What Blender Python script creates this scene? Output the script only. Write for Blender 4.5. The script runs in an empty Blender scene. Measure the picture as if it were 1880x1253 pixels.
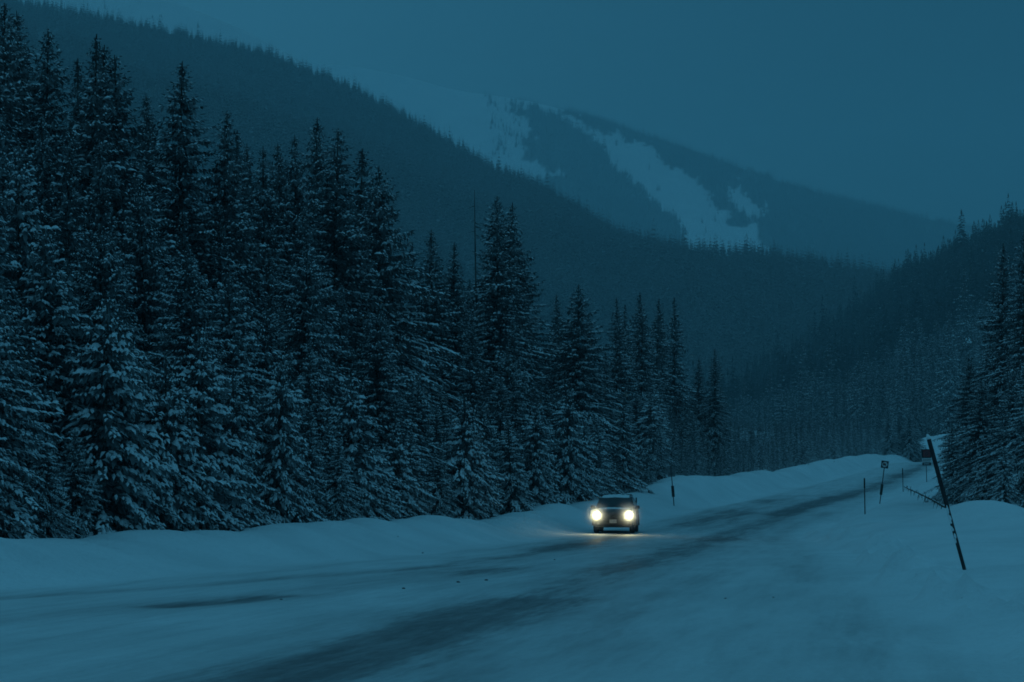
import bpy, math, random
import numpy as np
from mathutils import Matrix, Vector

random.seed(11)
rng = np.random.default_rng(11)
S = bpy.context.scene
COL = S.collection
R = math.radians

# ------------------------------------------------------------------ camera
F = 70.0 / 36.0 * 1880.0                 # focal length in photo pixels
PITCH = math.atan(278.5 / F)             # horizon sits at photo row 905
EYE = 1.7
cam = bpy.data.cameras.new('camera')
cam.lens = 70.0
cam.sensor_width = 36.0
cam.clip_start = 0.5
cam.clip_end = 30000.0
camo = bpy.data.objects.new('camera', cam)
COL.objects.link(camo)
camo.location = (0, 0, EYE)
camo.rotation_euler = (R(90) + PITCH, 0, 0)
S.camera = camo

# ------------------------------------------------------------------ sky and light
SUN_ELEV, SUN_AZ = R(18), R(-25)         # dim glow behind the cloud, a little left of the view
world = bpy.data.worlds.new('World')
S.world = world
world.use_nodes = True
wn, wl = world.node_tree.nodes, world.node_tree.links
wn.clear()
w_out = wn.new('ShaderNodeOutputWorld')
w_bg = wn.new('ShaderNodeBackground')
w_bg.inputs['Strength'].default_value = 0.10
w_sky = wn.new('ShaderNodeTexSky')
w_sky.sky_type = 'NISHITA'
w_sky.sun_disc = False
w_sky.sun_elevation = SUN_ELEV
w_sky.sun_rotation = SUN_AZ
w_sky.air_density = 1.5
w_sky.dust_density = 0.5
w_sky.ozone_density = 6.0
w_tint = wn.new('ShaderNodeMix'); w_tint.data_type = 'RGBA'; w_tint.blend_type = 'MULTIPLY'
w_tint.inputs['Factor'].default_value = 1.0
w_tint.inputs['B'].default_value = (0.06, 0.21, 0.30, 1)      # light left under thick cloud at dusk
w_tc = wn.new('ShaderNodeTexCoord')
w_dot = wn.new('ShaderNodeVectorMath'); w_dot.operation = 'DOT_PRODUCT'
w_dot.inputs[1].default_value = Vector((0.62, 0.86, 0.24)).normalized()
w_map = wn.new('ShaderNodeMapRange'); w_map.interpolation_type = 'SMOOTHSTEP'
w_map.inputs['From Min'].default_value = 0.72
w_map.inputs['From Max'].default_value = 1.0
w_map.inputs['To Min'].default_value = 1.10
w_map.inputs['To Max'].default_value = 0.08
w_sep = wn.new('ShaderNodeSeparateXYZ')                         # an overcast sky is brightest overhead
w_zen = wn.new('ShaderNodeMapRange'); w_zen.interpolation_type = 'SMOOTHSTEP'
w_zen.inputs['From Min'].default_value = 0.25
w_zen.inputs['From Max'].default_value = 0.95
w_zen.inputs['To Min'].default_value = 0.0
w_zen.inputs['To Max'].default_value = 0.42
w_add = wn.new('ShaderNodeMath'); w_add.operation = 'ADD'
w_noise = wn.new('ShaderNodeTexNoise')
w_noise.inputs['Scale'].default_value = 2.2
w_noise.inputs['Detail'].default_value = 4.0
w_nmap = wn.new('ShaderNodeMapRange')
w_nmap.inputs['From Min'].default_value = 0.3
w_nmap.inputs['From Max'].default_value = 0.7
w_nmap.inputs['To Min'].default_value = 0.86
w_nmap.inputs['To Max'].default_value = 1.14
w_mul = wn.new('ShaderNodeMath'); w_mul.operation = 'MULTIPLY'
w_cloud = wn.new('ShaderNodeMix'); w_cloud.data_type = 'RGBA'; w_cloud.blend_type = 'MULTIPLY'
w_cloud.inputs['Factor'].default_value = 1.0
w_cloud.inputs['A'].default_value = (0.31, 1.42, 2.22, 1)     # the cloud deck's own blue (times the strength)
w_mix = wn.new('ShaderNodeMix'); w_mix.data_type = 'RGBA'
w_mix.inputs['Factor'].default_value = 0.88
wl.new(w_sky.outputs['Color'], w_tint.inputs['A'])
wl.new(w_tc.outputs['Generated'], w_dot.inputs[0])
wl.new(w_dot.outputs['Value'], w_map.inputs['Value'])
wl.new(w_tc.outputs['Generated'], w_noise.inputs['Vector'])
wl.new(w_noise.outputs['Fac'], w_nmap.inputs['Value'])
wl.new(w_tc.outputs['Generated'], w_sep.inputs[0])
wl.new(w_sep.outputs['Z'], w_zen.inputs['Value'])
wl.new(w_map.outputs['Result'], w_add.inputs[0])
wl.new(w_zen.outputs['Result'], w_add.inputs[1])
wl.new(w_add.outputs['Value'], w_mul.inputs[0])
wl.new(w_nmap.outputs['Result'], w_mul.inputs[1])
wl.new(w_mul.outputs['Value'], w_cloud.inputs['B'])
wl.new(w_tint.outputs['Result'], w_mix.inputs['A'])
wl.new(w_cloud.outputs['Result'], w_mix.inputs['B'])
wl.new(w_mix.outputs['Result'], w_bg.inputs['Color'])
wl.new(w_bg.outputs['Background'], w_out.inputs['Surface'])

sun = bpy.data.lights.new('sun', 'SUN')
sun.energy = 0.08
sun.angle = R(50)
sun.color = (0.42, 0.86, 1.0)
suno = bpy.data.objects.new('sun', sun)
COL.objects.link(suno)
suno.rotation_euler = Vector((-math.sin(SUN_AZ) * math.cos(SUN_ELEV), -math.cos(SUN_AZ) * math.cos(SUN_ELEV),
                              -math.sin(SUN_ELEV))).to_track_quat('-Z', 'Y').to_euler()

S.view_settings.view_transform = 'Standard'
S.view_settings.look = 'None'
S.view_settings.gamma = 1.0
S.view_settings.use_curve_mapping = False
S.view_settings.exposure = 0.0
S.render.engine = 'CYCLES'
S.cycles.use_denoising = True
S.cycles.max_bounces = 5
S.cycles.diffuse_bounces = 3
S.cycles.glossy_bounces = 2
S.cycles.volume_bounces = 3
S.cycles.sample_clamp_indirect = 4.0
S.cycles.filter_width = 1.7

# ------------------------------------------------------------------ helpers
def vnoise(x, y, seed=0):
    x = np.asarray(x, float); y = np.asarray(y, float)
    xi = np.floor(x).astype(np.int64); yi = np.floor(y).astype(np.int64)
    fx, fy = x - xi, y - yi
    fx = fx * fx * (3 - 2 * fx); fy = fy * fy * (3 - 2 * fy)
    def h(a, b):
        n = (a * 374761393 + b * 668265263 + seed * 2147483647) & 0xffffffff
        n = ((n ^ (n >> 13)) * 1274126177) & 0xffffffff
        return ((n ^ (n >> 16)) & 0xffff) / 65535.0
    return (h(xi, yi) * (1 - fx) + h(xi + 1, yi) * fx) * (1 - fy) + (h(xi, yi + 1) * (1 - fx) + h(xi + 1, yi + 1) * fx) * fy

def fbm(x, y, octv=4, seed=0):
    s, a, t = 0.0, 1.0, 0.0
    for i in range(octv):
        s = s + a * vnoise(x, y, seed + i * 17); t += a
        x, y, a = x * 2.03 + 5.1, y * 2.03 + 1.7, a * 0.5
    return s / t

def sstep(a, b, x):
    t = np.clip((np.asarray(x, float) - a) / (b - a), 0, 1)
    return t * t * (3 - 2 * t)

def curve(pts):
    """smooth (Catmull-Rom) interpolation through control points"""
    xs = np.array([p[0] for p in pts], float); ys = np.array([p[1] for p in pts], float)
    m = np.gradient(ys, xs)
    def f(x):
        x = np.clip(np.asarray(x, float), xs[0], xs[-1])
        i = np.clip(np.searchsorted(xs, x) - 1, 0, len(xs) - 2)
        hh = xs[i + 1] - xs[i]; t = (x - xs[i]) / hh
        return ((2*t**3 - 3*t**2 + 1) * ys[i] + (t**3 - 2*t**2 + t) * hh * m[i]
                + (-2*t**3 + 3*t**2) * ys[i + 1] + (t**3 - t**2) * hh * m[i + 1])
    return f

CT, ST = math.cos(PITCH), math.sin(PITCH)
def at(px, row, Y):
    """survey helper: the point at distance Y along the sight line of a photo pixel"""
    v = 626.5 - row
    d = (px - 940.0, F * CT - v * ST, F * ST + v * CT)
    k = Y / d[1]
    return Vector((d[0] * k, Y, EYE + d[2] * k))
def project(P):
    dx, dy, dz = P[0], P[1], P[2] - EYE
    dep = dy * CT + dz * ST
    up = -dy * ST + dz * CT
    return 940.0 + F * dx / dep, 626.5 - F * up / dep

def mesh_from(name, verts, faces, smooth=True):
    me = bpy.data.meshes.new(name)
    me.from_pydata(verts, [], faces)
    if smooth:
        me.polygons.foreach_set('use_smooth', [True] * len(me.polygons))
    me.update()
    return me

def obj(name, me, mat=None, parent=None):
    o = bpy.data.objects.new(name, me)
    COL.objects.link(o)
    if mat is not None and len(me.materials) == 0:
        me.materials.append(mat)
    if parent is not None:
        o.parent = parent
    return o

def tag(o, label=None, cat=None, group=None, kind=None):
    for k, v in (('label', label), ('category', cat), ('group', group), ('kind', kind)):
        if v:
            o[k] = v
    return o

def empty(name, loc, rz=0.0):
    o = bpy.data.objects.new(name, None)
    o.empty_display_size = 0.3
    COL.objects.link(o)
    o.location = loc
    o.rotation_euler = (0, 0, rz)
    return o

class MB:
    """collects shapes, builds ONE mesh"""
    def __init__(s): s.v, s.f = [], []
    def add(s, vs, fs):
        b = len(s.v)
        s.v += [tuple(p) for p in vs]
        s.f += [tuple(i + b for i in q) for q in fs]
        return s
    def box(s, c, d, M=None, taper=1.0):
        x, y, z = d[0] / 2, d[1] / 2, d[2] / 2
        vs = []
        for zz, k in ((-z, 1.0), (z, taper)):
            for xx, yy in ((-x, -y), (x, -y), (x, y), (-x, y)):
                p = Vector((xx * k, yy * k, zz))
                if M is not None: p = M @ p
                vs.append(Vector(c) + p)
        return s.add(vs, [(3, 2, 1, 0), (4, 5, 6, 7), (0, 1, 5, 4), (1, 2, 6, 5), (2, 3, 7, 6), (3, 0, 4, 7)])
    def tube(s, pts, rad, n=8, cap=True):
        pts = [Vector(p) for p in pts]
        if not hasattr(rad, '__len__'): rad = [rad] * len(pts)
        rings = []
        for i, p in enumerate(pts):
            d = (pts[min(i + 1, len(pts) - 1)] - pts[max(i - 1, 0)]).normalized()
            a = Vector((1, 0, 0)) if abs(d.x) < 0.8 else Vector((0, 1, 0))
            u = d.cross(a).normalized(); w = d.cross(u)
            rings.append([p + (u * math.cos(2 * math.pi * k / n) + w * math.sin(2 * math.pi * k / n)) * rad[i] for k in range(n)])
        vs = [q for r_ in rings for q in r_]
        fs = []
        for i in range(len(pts) - 1):
            for k in range(n):
                a, b = i * n + k, i * n + (k + 1) % n
                fs.append((a, b, b + n, a + n))
        if cap:
            fs.append(tuple(range(n - 1, -1, -1)))
            fs.append(tuple((len(pts) - 1) * n + k for k in range(n)))
        return s.add(vs, fs)
    def disc(s, c, nrm, r, th, n=20):
        nrm = Vector(nrm).normalized(); c = Vector(c)
        return s.tube([c, c + nrm * th], r, n)
    def build(s, name, mat, parent=None, smooth=False, bevel=0.0):
        me = mesh_from(name, s.v, s.f, smooth)
        if bevel > 0:
            import bmesh
            bm = bmesh.new(); bm.from_mesh(me)
            bmesh.ops.bevel(bm, geom=[e for e in bm.edges if len(e.link_faces) == 2 and e.calc_face_angle(0) > 0.5],
                            offset=bevel, segments=2, affect='EDGES', clamp_overlap=True)
            bm.to_mesh(me); bm.free()
        return obj(name, me, mat, parent)

# ------------------------------------------------------------------ materials
def material(name, base, rough=0.8, spec=0.3):
    m = bpy.data.materials.new(name)
    m.use_nodes = True
    b = m.node_tree.nodes['Principled BSDF']
    b.inputs['Base Color'].default_value = (*base, 1)
    b.inputs['Roughness'].default_value = rough
    b.inputs['Specular IOR Level'].default_value = spec
    return m, m.node_tree.nodes, m.node_tree.links, b

def speckled(name, c1, c2, scale, lo=0.4, hi=0.6, rough=0.8, spec=0.3, bump=0.0, bscale=None, stretch=(1, 1, 1), metal=0.0):
    m, n, l, b = material(name, c1, rough, spec)
    tc = n.new('ShaderNodeTexCoord'); mp = n.new('ShaderNodeMapping')
    mp.inputs['Scale'].default_value = stretch
    l.new(tc.outputs['Object'], mp.inputs['Vector'])
    t = n.new('ShaderNodeTexNoise'); t.inputs['Scale'].default_value = scale; t.inputs['Detail'].default_value = 5
    l.new(mp.outputs['Vector'], t.inputs['Vector'])
    r = n.new('ShaderNodeValToRGB')
    r.color_ramp.elements[0].position = lo; r.color_ramp.elements[0].color = (*c1, 1)
    r.color_ramp.elements[1].position = hi; r.color_ramp.elements[1].color = (*c2, 1)
    l.new(t.outputs['Fac'], r.inputs['Fac']); l.new(r.outputs['Color'], b.inputs['Base Color'])
    b.inputs['Metallic'].default_value = metal
    if bump > 0:
        t2 = n.new('ShaderNodeTexNoise'); t2.inputs['Scale'].default_value = bscale or scale * 3; t2.inputs['Detail'].default_value = 6
        l.new(mp.outputs['Vector'], t2.inputs['Vector'])
        bp = n.new('ShaderNodeBump'); bp.inputs['Strength'].default_value = bump; bp.inputs['Distance'].default_value = 0.1
        l.new(t2.outputs['Fac'], bp.inputs['Height']); l.new(bp.outputs['Normal'], b.inputs['Normal'])
    return m

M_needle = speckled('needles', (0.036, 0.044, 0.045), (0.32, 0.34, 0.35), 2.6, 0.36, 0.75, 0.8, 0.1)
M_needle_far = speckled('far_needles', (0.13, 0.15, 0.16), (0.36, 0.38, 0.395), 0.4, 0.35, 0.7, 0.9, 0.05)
M_needle_hill = speckled('hill_needles', (0.018, 0.024, 0.024), (0.06, 0.066, 0.068), 0.4, 0.35, 0.7, 0.9, 0.05)
M_dusted = speckled('snow_dusted_needles', (0.20, 0.22, 0.22), (0.52, 0.54, 0.55), 0.8, 0.3, 0.7, 0.9, 0.05)
M_bark = speckled('bark', (0.03, 0.024, 0.02), (0.09, 0.075, 0.06), 9, 0.35, 0.65, 0.95, 0.1, 0.6, 30, (1, 1, 0.25))
M_deadwood = speckled('dead_wood', (0.05, 0.045, 0.04), (0.16, 0.15, 0.14), 7, 0.35, 0.65, 0.95, 0.1, 0.5, 30, (1, 1, 0.2))
M_treesnow = speckled('tree_snow', (0.60, 0.63, 0.65), (0.84, 0.86, 0.88), 2.0, 0.3, 0.6, 0.9, 0.1, 0.4, 18)
M_carsnow = speckled('car_snow', (0.74, 0.76, 0.78), (0.86, 0.87, 0.88), 5.0, 0.3, 0.6, 0.9, 0.1, 0.3, 30)

def snow_material(name, road=False):
    """wind-packed snow with grit; the road adds driven-over streaks that show wet asphalt"""
    m, n, l, b = material(name, (0.82, 0.84, 0.86), 0.75, 0.25)
    geo = n.new('ShaderNodeNewGeometry')
    def noise(scale, detail=5, vec=None, rough=0.55):
        t = n.new('ShaderNodeTexNoise'); t.inputs['Scale'].default_value = scale
        t.inputs['Detail'].default_value = detail; t.inputs['Roughness'].default_value = rough
        l.new(vec if vec is not None else geo.outputs['Position'], t.inputs['Vector'])
        return t.outputs['Fac']
    def ramp(v, a, bb, lo, hi):
        r = n.new('ShaderNodeMapRange')
        r.inputs['From Min'].default_value = a; r.inputs['From Max'].default_value = bb
        r.inputs['To Min'].default_value = lo; r.inputs['To Max'].default_value = hi
        l.new(v, r.inputs['Value']); return r.outputs['Result']
    def mix(f, a, c):
        x = n.new('ShaderNodeMix'); x.data_type = 'RGBA'
        for s_, v in (('Factor', f), ('A', a), ('B', c)):
            if isinstance(v, tuple): x.inputs[s_].default_value = (*v, 1)
            elif isinstance(v, float): x.inputs[s_].default_value = v
            else: l.new(v, x.inputs[s_])
        return x.outputs['Result']
    def math_(op, a, c):
        x = n.new('ShaderNodeMath'); x.operation = op
        for i, v in enumerate((a, c)):
            if isinstance(v, float): x.inputs[i].default_value = v
            else: l.new(v, x.inputs[i])
        return x.outputs['Value']
    col = mix(ramp(noise(0.35), 0.35, 0.7, 0.0, 1.0), (0.84, 0.86, 0.875), (0.72, 0.745, 0.76))
    col = mix(ramp(noise(9.0, 6), 0.5, 0.75, 0.0, 0.35), col, (0.60, 0.62, 0.63))
    # grit spots
    col = mix(ramp(noise(16.0, 2), 0.70, 0.78, 0.0, 0.6), col, (0.22, 0.22, 0.22))
    if road:
        uv = n.new('ShaderNodeUVMap'); uv.uv_map = 'road_uv'
        mp = n.new('ShaderNodeMapping'); mp.inputs['Scale'].default_value = (1.0, 0.11, 1.0)
        l.new(uv.outputs['UV'], mp.inputs['Vector'])
        st1 = noise(1.5, 6, mp.outputs['Vector'], 0.65)
        mp2 = n.new('ShaderNodeMapping'); mp2.inputs['Scale'].default_value = (2.4, 0.22, 1.0)
        l.new(uv.outputs['UV'], mp2.inputs['Vector'])
        st2 = noise(1.6, 5, mp2.outputs['Vector'], 0.6)
        wear = n.new('ShaderNodeAttribute'); wear.attribute_name = 'wear'
        streak = math_('MULTIPLY', ramp(st1, 0.3, 0.7, 0.62, 1.2), ramp(st2, 0.3, 0.7, 0.78, 1.15))
        w = math_('MULTIPLY', wear.outputs['Fac'], streak)
        mp3 = n.new('ShaderNodeMapping'); mp3.inputs['Scale'].default_value = (7.0, 1.2, 1.0)
        l.new(uv.outputs['UV'], mp3.inputs['Vector'])
        st3 = noise(1.4, 4, mp3.outputs['Vector'], 0.6)
        soft = n.new('ShaderNodeAttribute'); soft.attribute_name = 'soft'
        pol = math_('MULTIPLY', ramp(st1, 0.38, 0.66, 0.0, 0.68), ramp(st2, 0.35, 0.65, 0.3, 1.0))
        pol = math_('MULTIPLY', pol, soft.outputs['Fac'])
        col = mix(math_('MULTIPLY', ramp(noise(0.18, 4), 0.3, 0.7, 0.25, 1.0), soft.outputs['Fac']), col, (0.64, 0.66, 0.665))
        col = mix(math_('MULTIPLY', ramp(st3, 0.5, 0.72, 0.0, 0.16), soft.outputs['Fac']), col, (0.46, 0.475, 0.48))
        w = math_('MULTIPLY', w, ramp(st3, 0.3, 0.7, 0.8, 1.12))
        col = mix(pol, col, (0.44, 0.46, 0.47))
        col = mix(ramp(w, 0.05, 0.75, 0.0, 0.8), col, (0.27, 0.27, 0.275))
        col = mix(ramp(w, 0.5, 1.05, 0.0, 0.8), col, (0.105, 0.106, 0.11))
        rg = ramp(w, 0.1, 0.9, 0.75, 0.55)
        l.new(rg, b.inputs['Roughness'])
    l.new(col, b.inputs['Base Color'])
    bp = n.new('ShaderNodeBump'); bp.inputs['Strength'].default_value = 0.75; bp.inputs['Distance'].default_value = 0.14
    hsum = math_('ADD', math_('MULTIPLY', noise(1.6, 6), 0.7), math_('MULTIPLY', noise(9.0, 6), 0.32))
    l.new(hsum, bp.inputs['Height']); l.new(bp.outputs['Normal'], b.inputs['Normal'])
    return m
M_snow = snow_material('snow')
M_road = snow_material('packed_snow_road', True)

def mountain_material(name):
    m, n, l, b = material(name, (0.7, 0.72, 0.74), 0.95, 0.05)
    a = n.new('ShaderNodeAttribute'); a.attribute_name = 'forest'
    geo = n.new('ShaderNodeNewGeometry')
    t = n.new('ShaderNodeTexNoise'); t.inputs['Scale'].default_value = 0.02; t.inputs['Detail'].default_value = 7
    l.new(geo.outputs['Position'], t.inputs['Vector'])
    r = n.new('ShaderNodeValToRGB')
    r.color_ramp.elements[0].position = 0.30; r.color_ramp.elements[0].color = (0.80, 0.82, 0.84, 1)
    r.color_ramp.elements[1].position = 0.60; r.color_ramp.elements[1].color = (0.90, 0.91, 0.92, 1)
    l.new(t.outputs['Fac'], r.inputs['Fac'])
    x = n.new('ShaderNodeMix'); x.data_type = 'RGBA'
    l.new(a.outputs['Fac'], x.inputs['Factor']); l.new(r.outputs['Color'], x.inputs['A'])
    x.inputs['B'].default_value = (0.07, 0.08, 0.075, 1)          # snow under the trees darkened, their shade put into the colour
    l.new(x.outputs['Result'], b.inputs['Base Color'])
    return m
M_mountain = mountain_material('mountain_slope')

# ------------------------------------------------------------------ near terrain
Xc = curve([(-40, -16), (0, -8.5), (18, -4.9), (26, -3.4), (45, 0.1), (65, 3.8), (87, 7.2), (120, 15.8), (150, 23.5), (200, 36.2),
            (250, 48.6), (310, 63.5), (340, 72), (380, 87), (450, 122), (520, 165)])
Zr = curve([(-40, 0), (60, 0), (72, -0.06), (86, -0.11), (97, 0.08), (120, 0.72), (155, 1.72), (200, 3.05), (250, 4.6), (310, 6.3), (345, 6.95), (380, 7.1), (520, 7.0)])
TL = curve([(-40, -40), (10, -24), (20, -13.5), (31, -8.6), (38, -6.4), (46, -5.4), (60, -4.9), (90, -4.7), (520, -4.8)])     # foot of the bank across the road
CREST = curve([(-40, 0.9), (20, 0.9), (37, 0.80), (43, 0.62), (49, 0.66), (60, 0.64), (70, 0.62), (85, 0.42), (96, 0.82), (105, 0.95), (118, 1.50),
               (132, 2.45), (150, 2.75), (178, 3.35), (225, 4.95), (300, 7.1), (340, 7.9), (380, 8.0), (520, 8.0)])
TR = curve([(-40, 12), (20, 9.9), (36, 8.5), (43, 8.2), (60, 7.0), (85, 6.0), (120, 5.6), (520, 5.4)])                    # foot of the roadside berm

def Hground(x, y, detail=True):
    x = np.asarray(x, float); y = np.asarray(y, float)
    t = x - Xc(y); zr = Zr(y)
    n1 = fbm(x * 0.12, y * 0.12, 3, 3) - 0.5
    n2 = fbm(x * 0.5, y * 0.5, 3, 9) - 0.5
    z = zr + 0.10 * n1 * (np.abs(t) < 60)
    # bank across the road
    tl = TL(y) + 0.9 * (vnoise(y * 0.16, y * 0, 5) - 0.5)
    wdt = 2.9
    lump = 0.34 * (fbm(y * 0.23, x * 0.10, 3, 21) - 0.5) + 0.16 * (vnoise(y * 0.62, x * 0.3, 33) - 0.5)
    scal = 0.46 * (0.5 - np.abs(2 * vnoise(y * 0.42, x * 0.05, 41) - 1)) + 0.26 * (0.5 - np.abs(2 * vnoise(y * 0.95 + 3, x * 0.1, 43) - 1))
    crest = CREST(y) + scal * (0.5 + 0.5 * sstep(40, 110, y)) + lump * (0.55 + 0.45 * sstep(30, 120, y)) + 0.06
    up = sstep(0, wdt, tl - t) ** 0.9
    zb = zr + (crest - zr) * up
    past = np.maximum(0, (tl - wdt) - t)
    zb = zb - 0.55 * sstep(0.2, 2.6, past) + 0.05 * np.maximum(0, past - 4) + 0.25 * n1 * sstep(1, 5, past)
    z = np.where(t < tl, zb + 0.05 * n2 * up, z)
    # snow beside the wide shoulder
    tr = TR(y) + 1.0 * (vnoise(y * 0.11, y * 0 + 3, 8) - 0.5)
    d = t - tr
    hgt = 0.30 + 0.40 * sstep(40, 75, y)
    zs = zr + hgt * sstep(0, 2.4, d) + 0.035 * np.maximum(0, d - 2.5) + 0.14 * n1 * sstep(0, 3, d) + 0.05 * n2 * sstep(0, 1, d)
    # ploughed heap in front of the trees and the hollow behind the leaning post
    zs = zs + 0.72 * np.exp(-(((x - 15.6) / 1.5) ** 2 + ((y - 66) / 4.5) ** 2)) + 0.35 * np.exp(-(((x - 19.5) / 2.6) ** 2 + ((y - 68) / 5) ** 2))
    zs = zs - 0.30 * np.exp(-(((x - 17.6) / 2.2) ** 2 + ((y - 84) / 6) ** 2))
    # small ridge left by the plough blade
    chunk = np.maximum(0, fbm(x * 1.4, y * 0.9, 3, 57) - 0.5)
    zs = zs + np.exp(-((d - 0.55) / 0.6) ** 2) * (0.16 * (0.2 + 0.9 * vnoise(y * 0.5, x * 0.2, 51)) + 1.5 * chunk) * (y < 110)
    zs = zs + 0.34 * (fbm(x * 0.35, y * 0.22, 5, 58) - 0.5) * sstep(0.5, 3, d)
    z = np.where(d > 0, zs, z)
    # snowy cut slope where the road bends out of sight
    z = z + 5.6 * sstep(352, 405, y) * sstep(-17, -11, t)
    # slow rise of the valley side
    z = z + 6.0 * sstep(-14, -90, t) * 1.0 * (t < 0)
    return z

def grid_object_parts(xs, ys):
    X, Y = np.meshgrid(xs, ys)
    Z = Hground(X, Y)
    T = X - Xc(Y)
    return X, Y, Z, T

def dist_poly(X, Y, pts):
    best = np.full(X.shape, 1e9)
    for (x0, y0), (x1, y1) in zip(pts[:-1], pts[1:]):
        dx, dy = x1 - x0, y1 - y0
        k = np.clip(((X - x0) * dx + (Y - y0) * dy) / (dx * dx + dy * dy), 0, 1)
        best = np.minimum(best, np.hypot(X - x0 - k * dx, Y - y0 - k * dy))
    return best

ys = [-25.0]
while ys[-1] < 14: ys.append(ys[-1] + 1.0)
while ys[-1] < 470: ys.append(ys[-1] + max(0.22, 0.0075 * ys[-1]))
ys = np.array(ys)
xs = [-22.0]
while xs[-1] < 32: xs.append(xs[-1] + 0.26)
while xs[-1] < 110: xs.append(xs[-1] + 0.75)
while xs[-1] < 330: xs.append(xs[-1] + 8)
left = [-22.0]
while left[-1] > -60: left.append(left[-1] - 0.8)
while left[-1] > -300: left.append(left[-1] - 9)
xs = np.array(left[:0:-1] + xs)
X, Y, Z, T = grid_object_parts(xs, ys)

# driven lines on the road (world coordinates)
trackA = [(-24, 17), (-15, 20.5), (-9.5, 23.6), (-6.3, 25.8), (-4.9, 29), (-3.6, 32), (-1.4, 40), (0.6, 52), (2.4, 68), (4.6, 86), (8.5, 98), (13.2, 118), (21, 148)]
trackA2 = [(-30, 27), (-16, 28), (-8.2, 31), (-3.9, 40), (-1.6, 47), (0.8, 59), (3.0, 74), (5.6, 92)]
trackB = [(-4, 2), (-2.7, 10), (-1.9, 18), (-1.4, 21), (-0.6, 26.5), (0.55, 33.6), (2.5, 44), (5.9, 65), (9.9, 90), (15.6, 114), (20.2, 132), (30, 167), (46, 232), (65, 310), (80, 360)]
trackC = [(Xc(yy) - 3.6, yy) for yy in np.arange(95, 380, 20)]
def band(pts, w, lo, hi, seed, f=0.05):
    dd = dist_poly(X + 1.1 * (fbm(X * 0.25, Y * 0.09, 3, seed) - 0.5), Y, pts)
    amp = lo + (hi - lo) * sstep(0.35, 0.66, fbm(Y * f + seed, X * f * 0.5, 3, seed + 4))
    return np.exp(-(dd / w) ** 2) * amp
wear = band(trackA, 1.3, 0.38, 0.85, 71, 0.09)
wear += 0.7 * np.exp(-(dist_poly(X, Y, [(-5.0, 29.0), (-4.2, 30.6), (-3.8, 32.0)]) / 0.55) ** 2)
wear += band(trackA2, 0.45, 0.2, 0.5, 77)
wear += band(trackB, 1.35, 0.62, 1.1, 81, 0.06)
wear += 0.55 * np.exp(-(dist_poly(X, Y, [(-2.6, 15), (-1.0, 24), (0.2, 31)]) / 0.9) ** 2)
wear += 0.65 * np.exp(-(dist_poly(X, Y, [(15.0, 112), (20.2, 132), (24, 146)]) / 0.8) ** 2)
wear += 0.22 * np.exp(-(dist_poly(X + 0.8 * (fbm(X * 0.15, Y * 0.05, 2, 15) - 0.5), Y, trackB) / 0.9) ** 2) * sstep(30, 45, Y) * (0.4 + 1.2 * fbm(X * 0.1, Y * 0.06, 3, 19))
for off, amp_, sd_ in ((2.3, 0.34, 131), (4.3, 0.28, 137), (-1.9, 0.30, 139), (6.2, 0.2, 149)):        # faint older tracks
    wear += band([(x_ + off * (0.75 + 0.25 * min(1, y_ / 60)), y_) for x_, y_ in trackB], 0.5, 0.03, amp_, sd_, 0.07)
wear += band(trackC, 0.35, 0.12, 0.45, 91)
wear = np.maximum(wear, 0.42 * np.exp(-(((X - 2.6) / 1.0) ** 2 + ((Y - 36.5) / 1.2) ** 2)))
road_soft = sstep(0.1, 1.3, T - TL(Y)) * sstep(0.1, 1.6, TR(Y) - T) * (Y < 385)
wear = np.clip(wear * road_soft, 0, 1.2)
Z = Z - 0.03 * wear
nx, ny = len(xs), len(ys)
Tm = (T[:-1, :-1] + T[1:, 1:]) / 2; Ym = (Y[:-1, :-1] + Y[1:, 1:]) / 2
cls = np.zeros(Tm.shape, int)                                   # 0 ground, 1 road, 2 bank
cls[(Tm > TL(Ym)) & (Tm < TR(Ym)) & (Ym < 395)] = 1
cls[(Tm <= TL(Ym)) & (Tm > TL(Ym) - 5.0) & (Ym < 395)] = 2

def sub_grid(name, mask, mat):
    ii, jj = np.nonzero(mask)
    a = ii * nx + jj
    quads = np.stack([a, a + 1, a + nx + 1, a + nx], 1)
    used, inv = np.unique(quads, return_inverse=True)
    quads = inv.reshape(quads.shape)
    V = np.stack([X.ravel()[used], Y.ravel()[used], Z.ravel()[used]], 1)
    me = bpy.data.meshes.new(name)
    me.vertices.add(len(V)); me.vertices.foreach_set('co', V.ravel())
    me.loops.add(quads.size); me.loops.foreach_set('vertex_index', quads.ravel().astype(np.int32))
    me.polygons.add(len(quads)); me.polygons.foreach_set('loop_start', np.arange(0, quads.size, 4, dtype=np.int32))
    me.polygons.foreach_set('use_smooth', np.ones(len(quads), bool))
    me.update(calc_edges=True)
    at_ = me.attributes.new('wear', 'FLOAT', 'POINT'); at_.data.foreach_set('value', wear.ravel()[used].astype(np.float32))
    at2 = me.attributes.new('soft', 'FLOAT', 'POINT'); at2.data.foreach_set('value', road_soft.ravel()[used].astype(np.float32))
    uv = me.uv_layers.new(name='road_uv')
    # across / along coordinates that follow the driven line
    tu = (X - Xc(Y) - 0.0).ravel()[used]; su = Y.ravel()[used]
    arr = np.stack([tu[quads.ravel()], su[quads.ravel()]], 1)
    uv.data.foreach_set('uv', arr.ravel().astype(np.float32))
    return tag(obj(name, me, mat), kind='structure')
tag(sub_grid('ground', cls == 0, M_snow), 'smooth untracked snow beside the road and under the trees', 'ground')
tag(sub_grid('road', cls == 1, M_road), 'snow-packed road with dark worn tyre tracks', 'road')
tag(sub_grid('snow_bank', cls == 2, M_snow), 'lumpy ploughed snow bank along the far edge of the road', 'snow bank')

def Hz(x, y): return float(Hground(np.array([x]), np.array([y]))[0])

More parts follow.
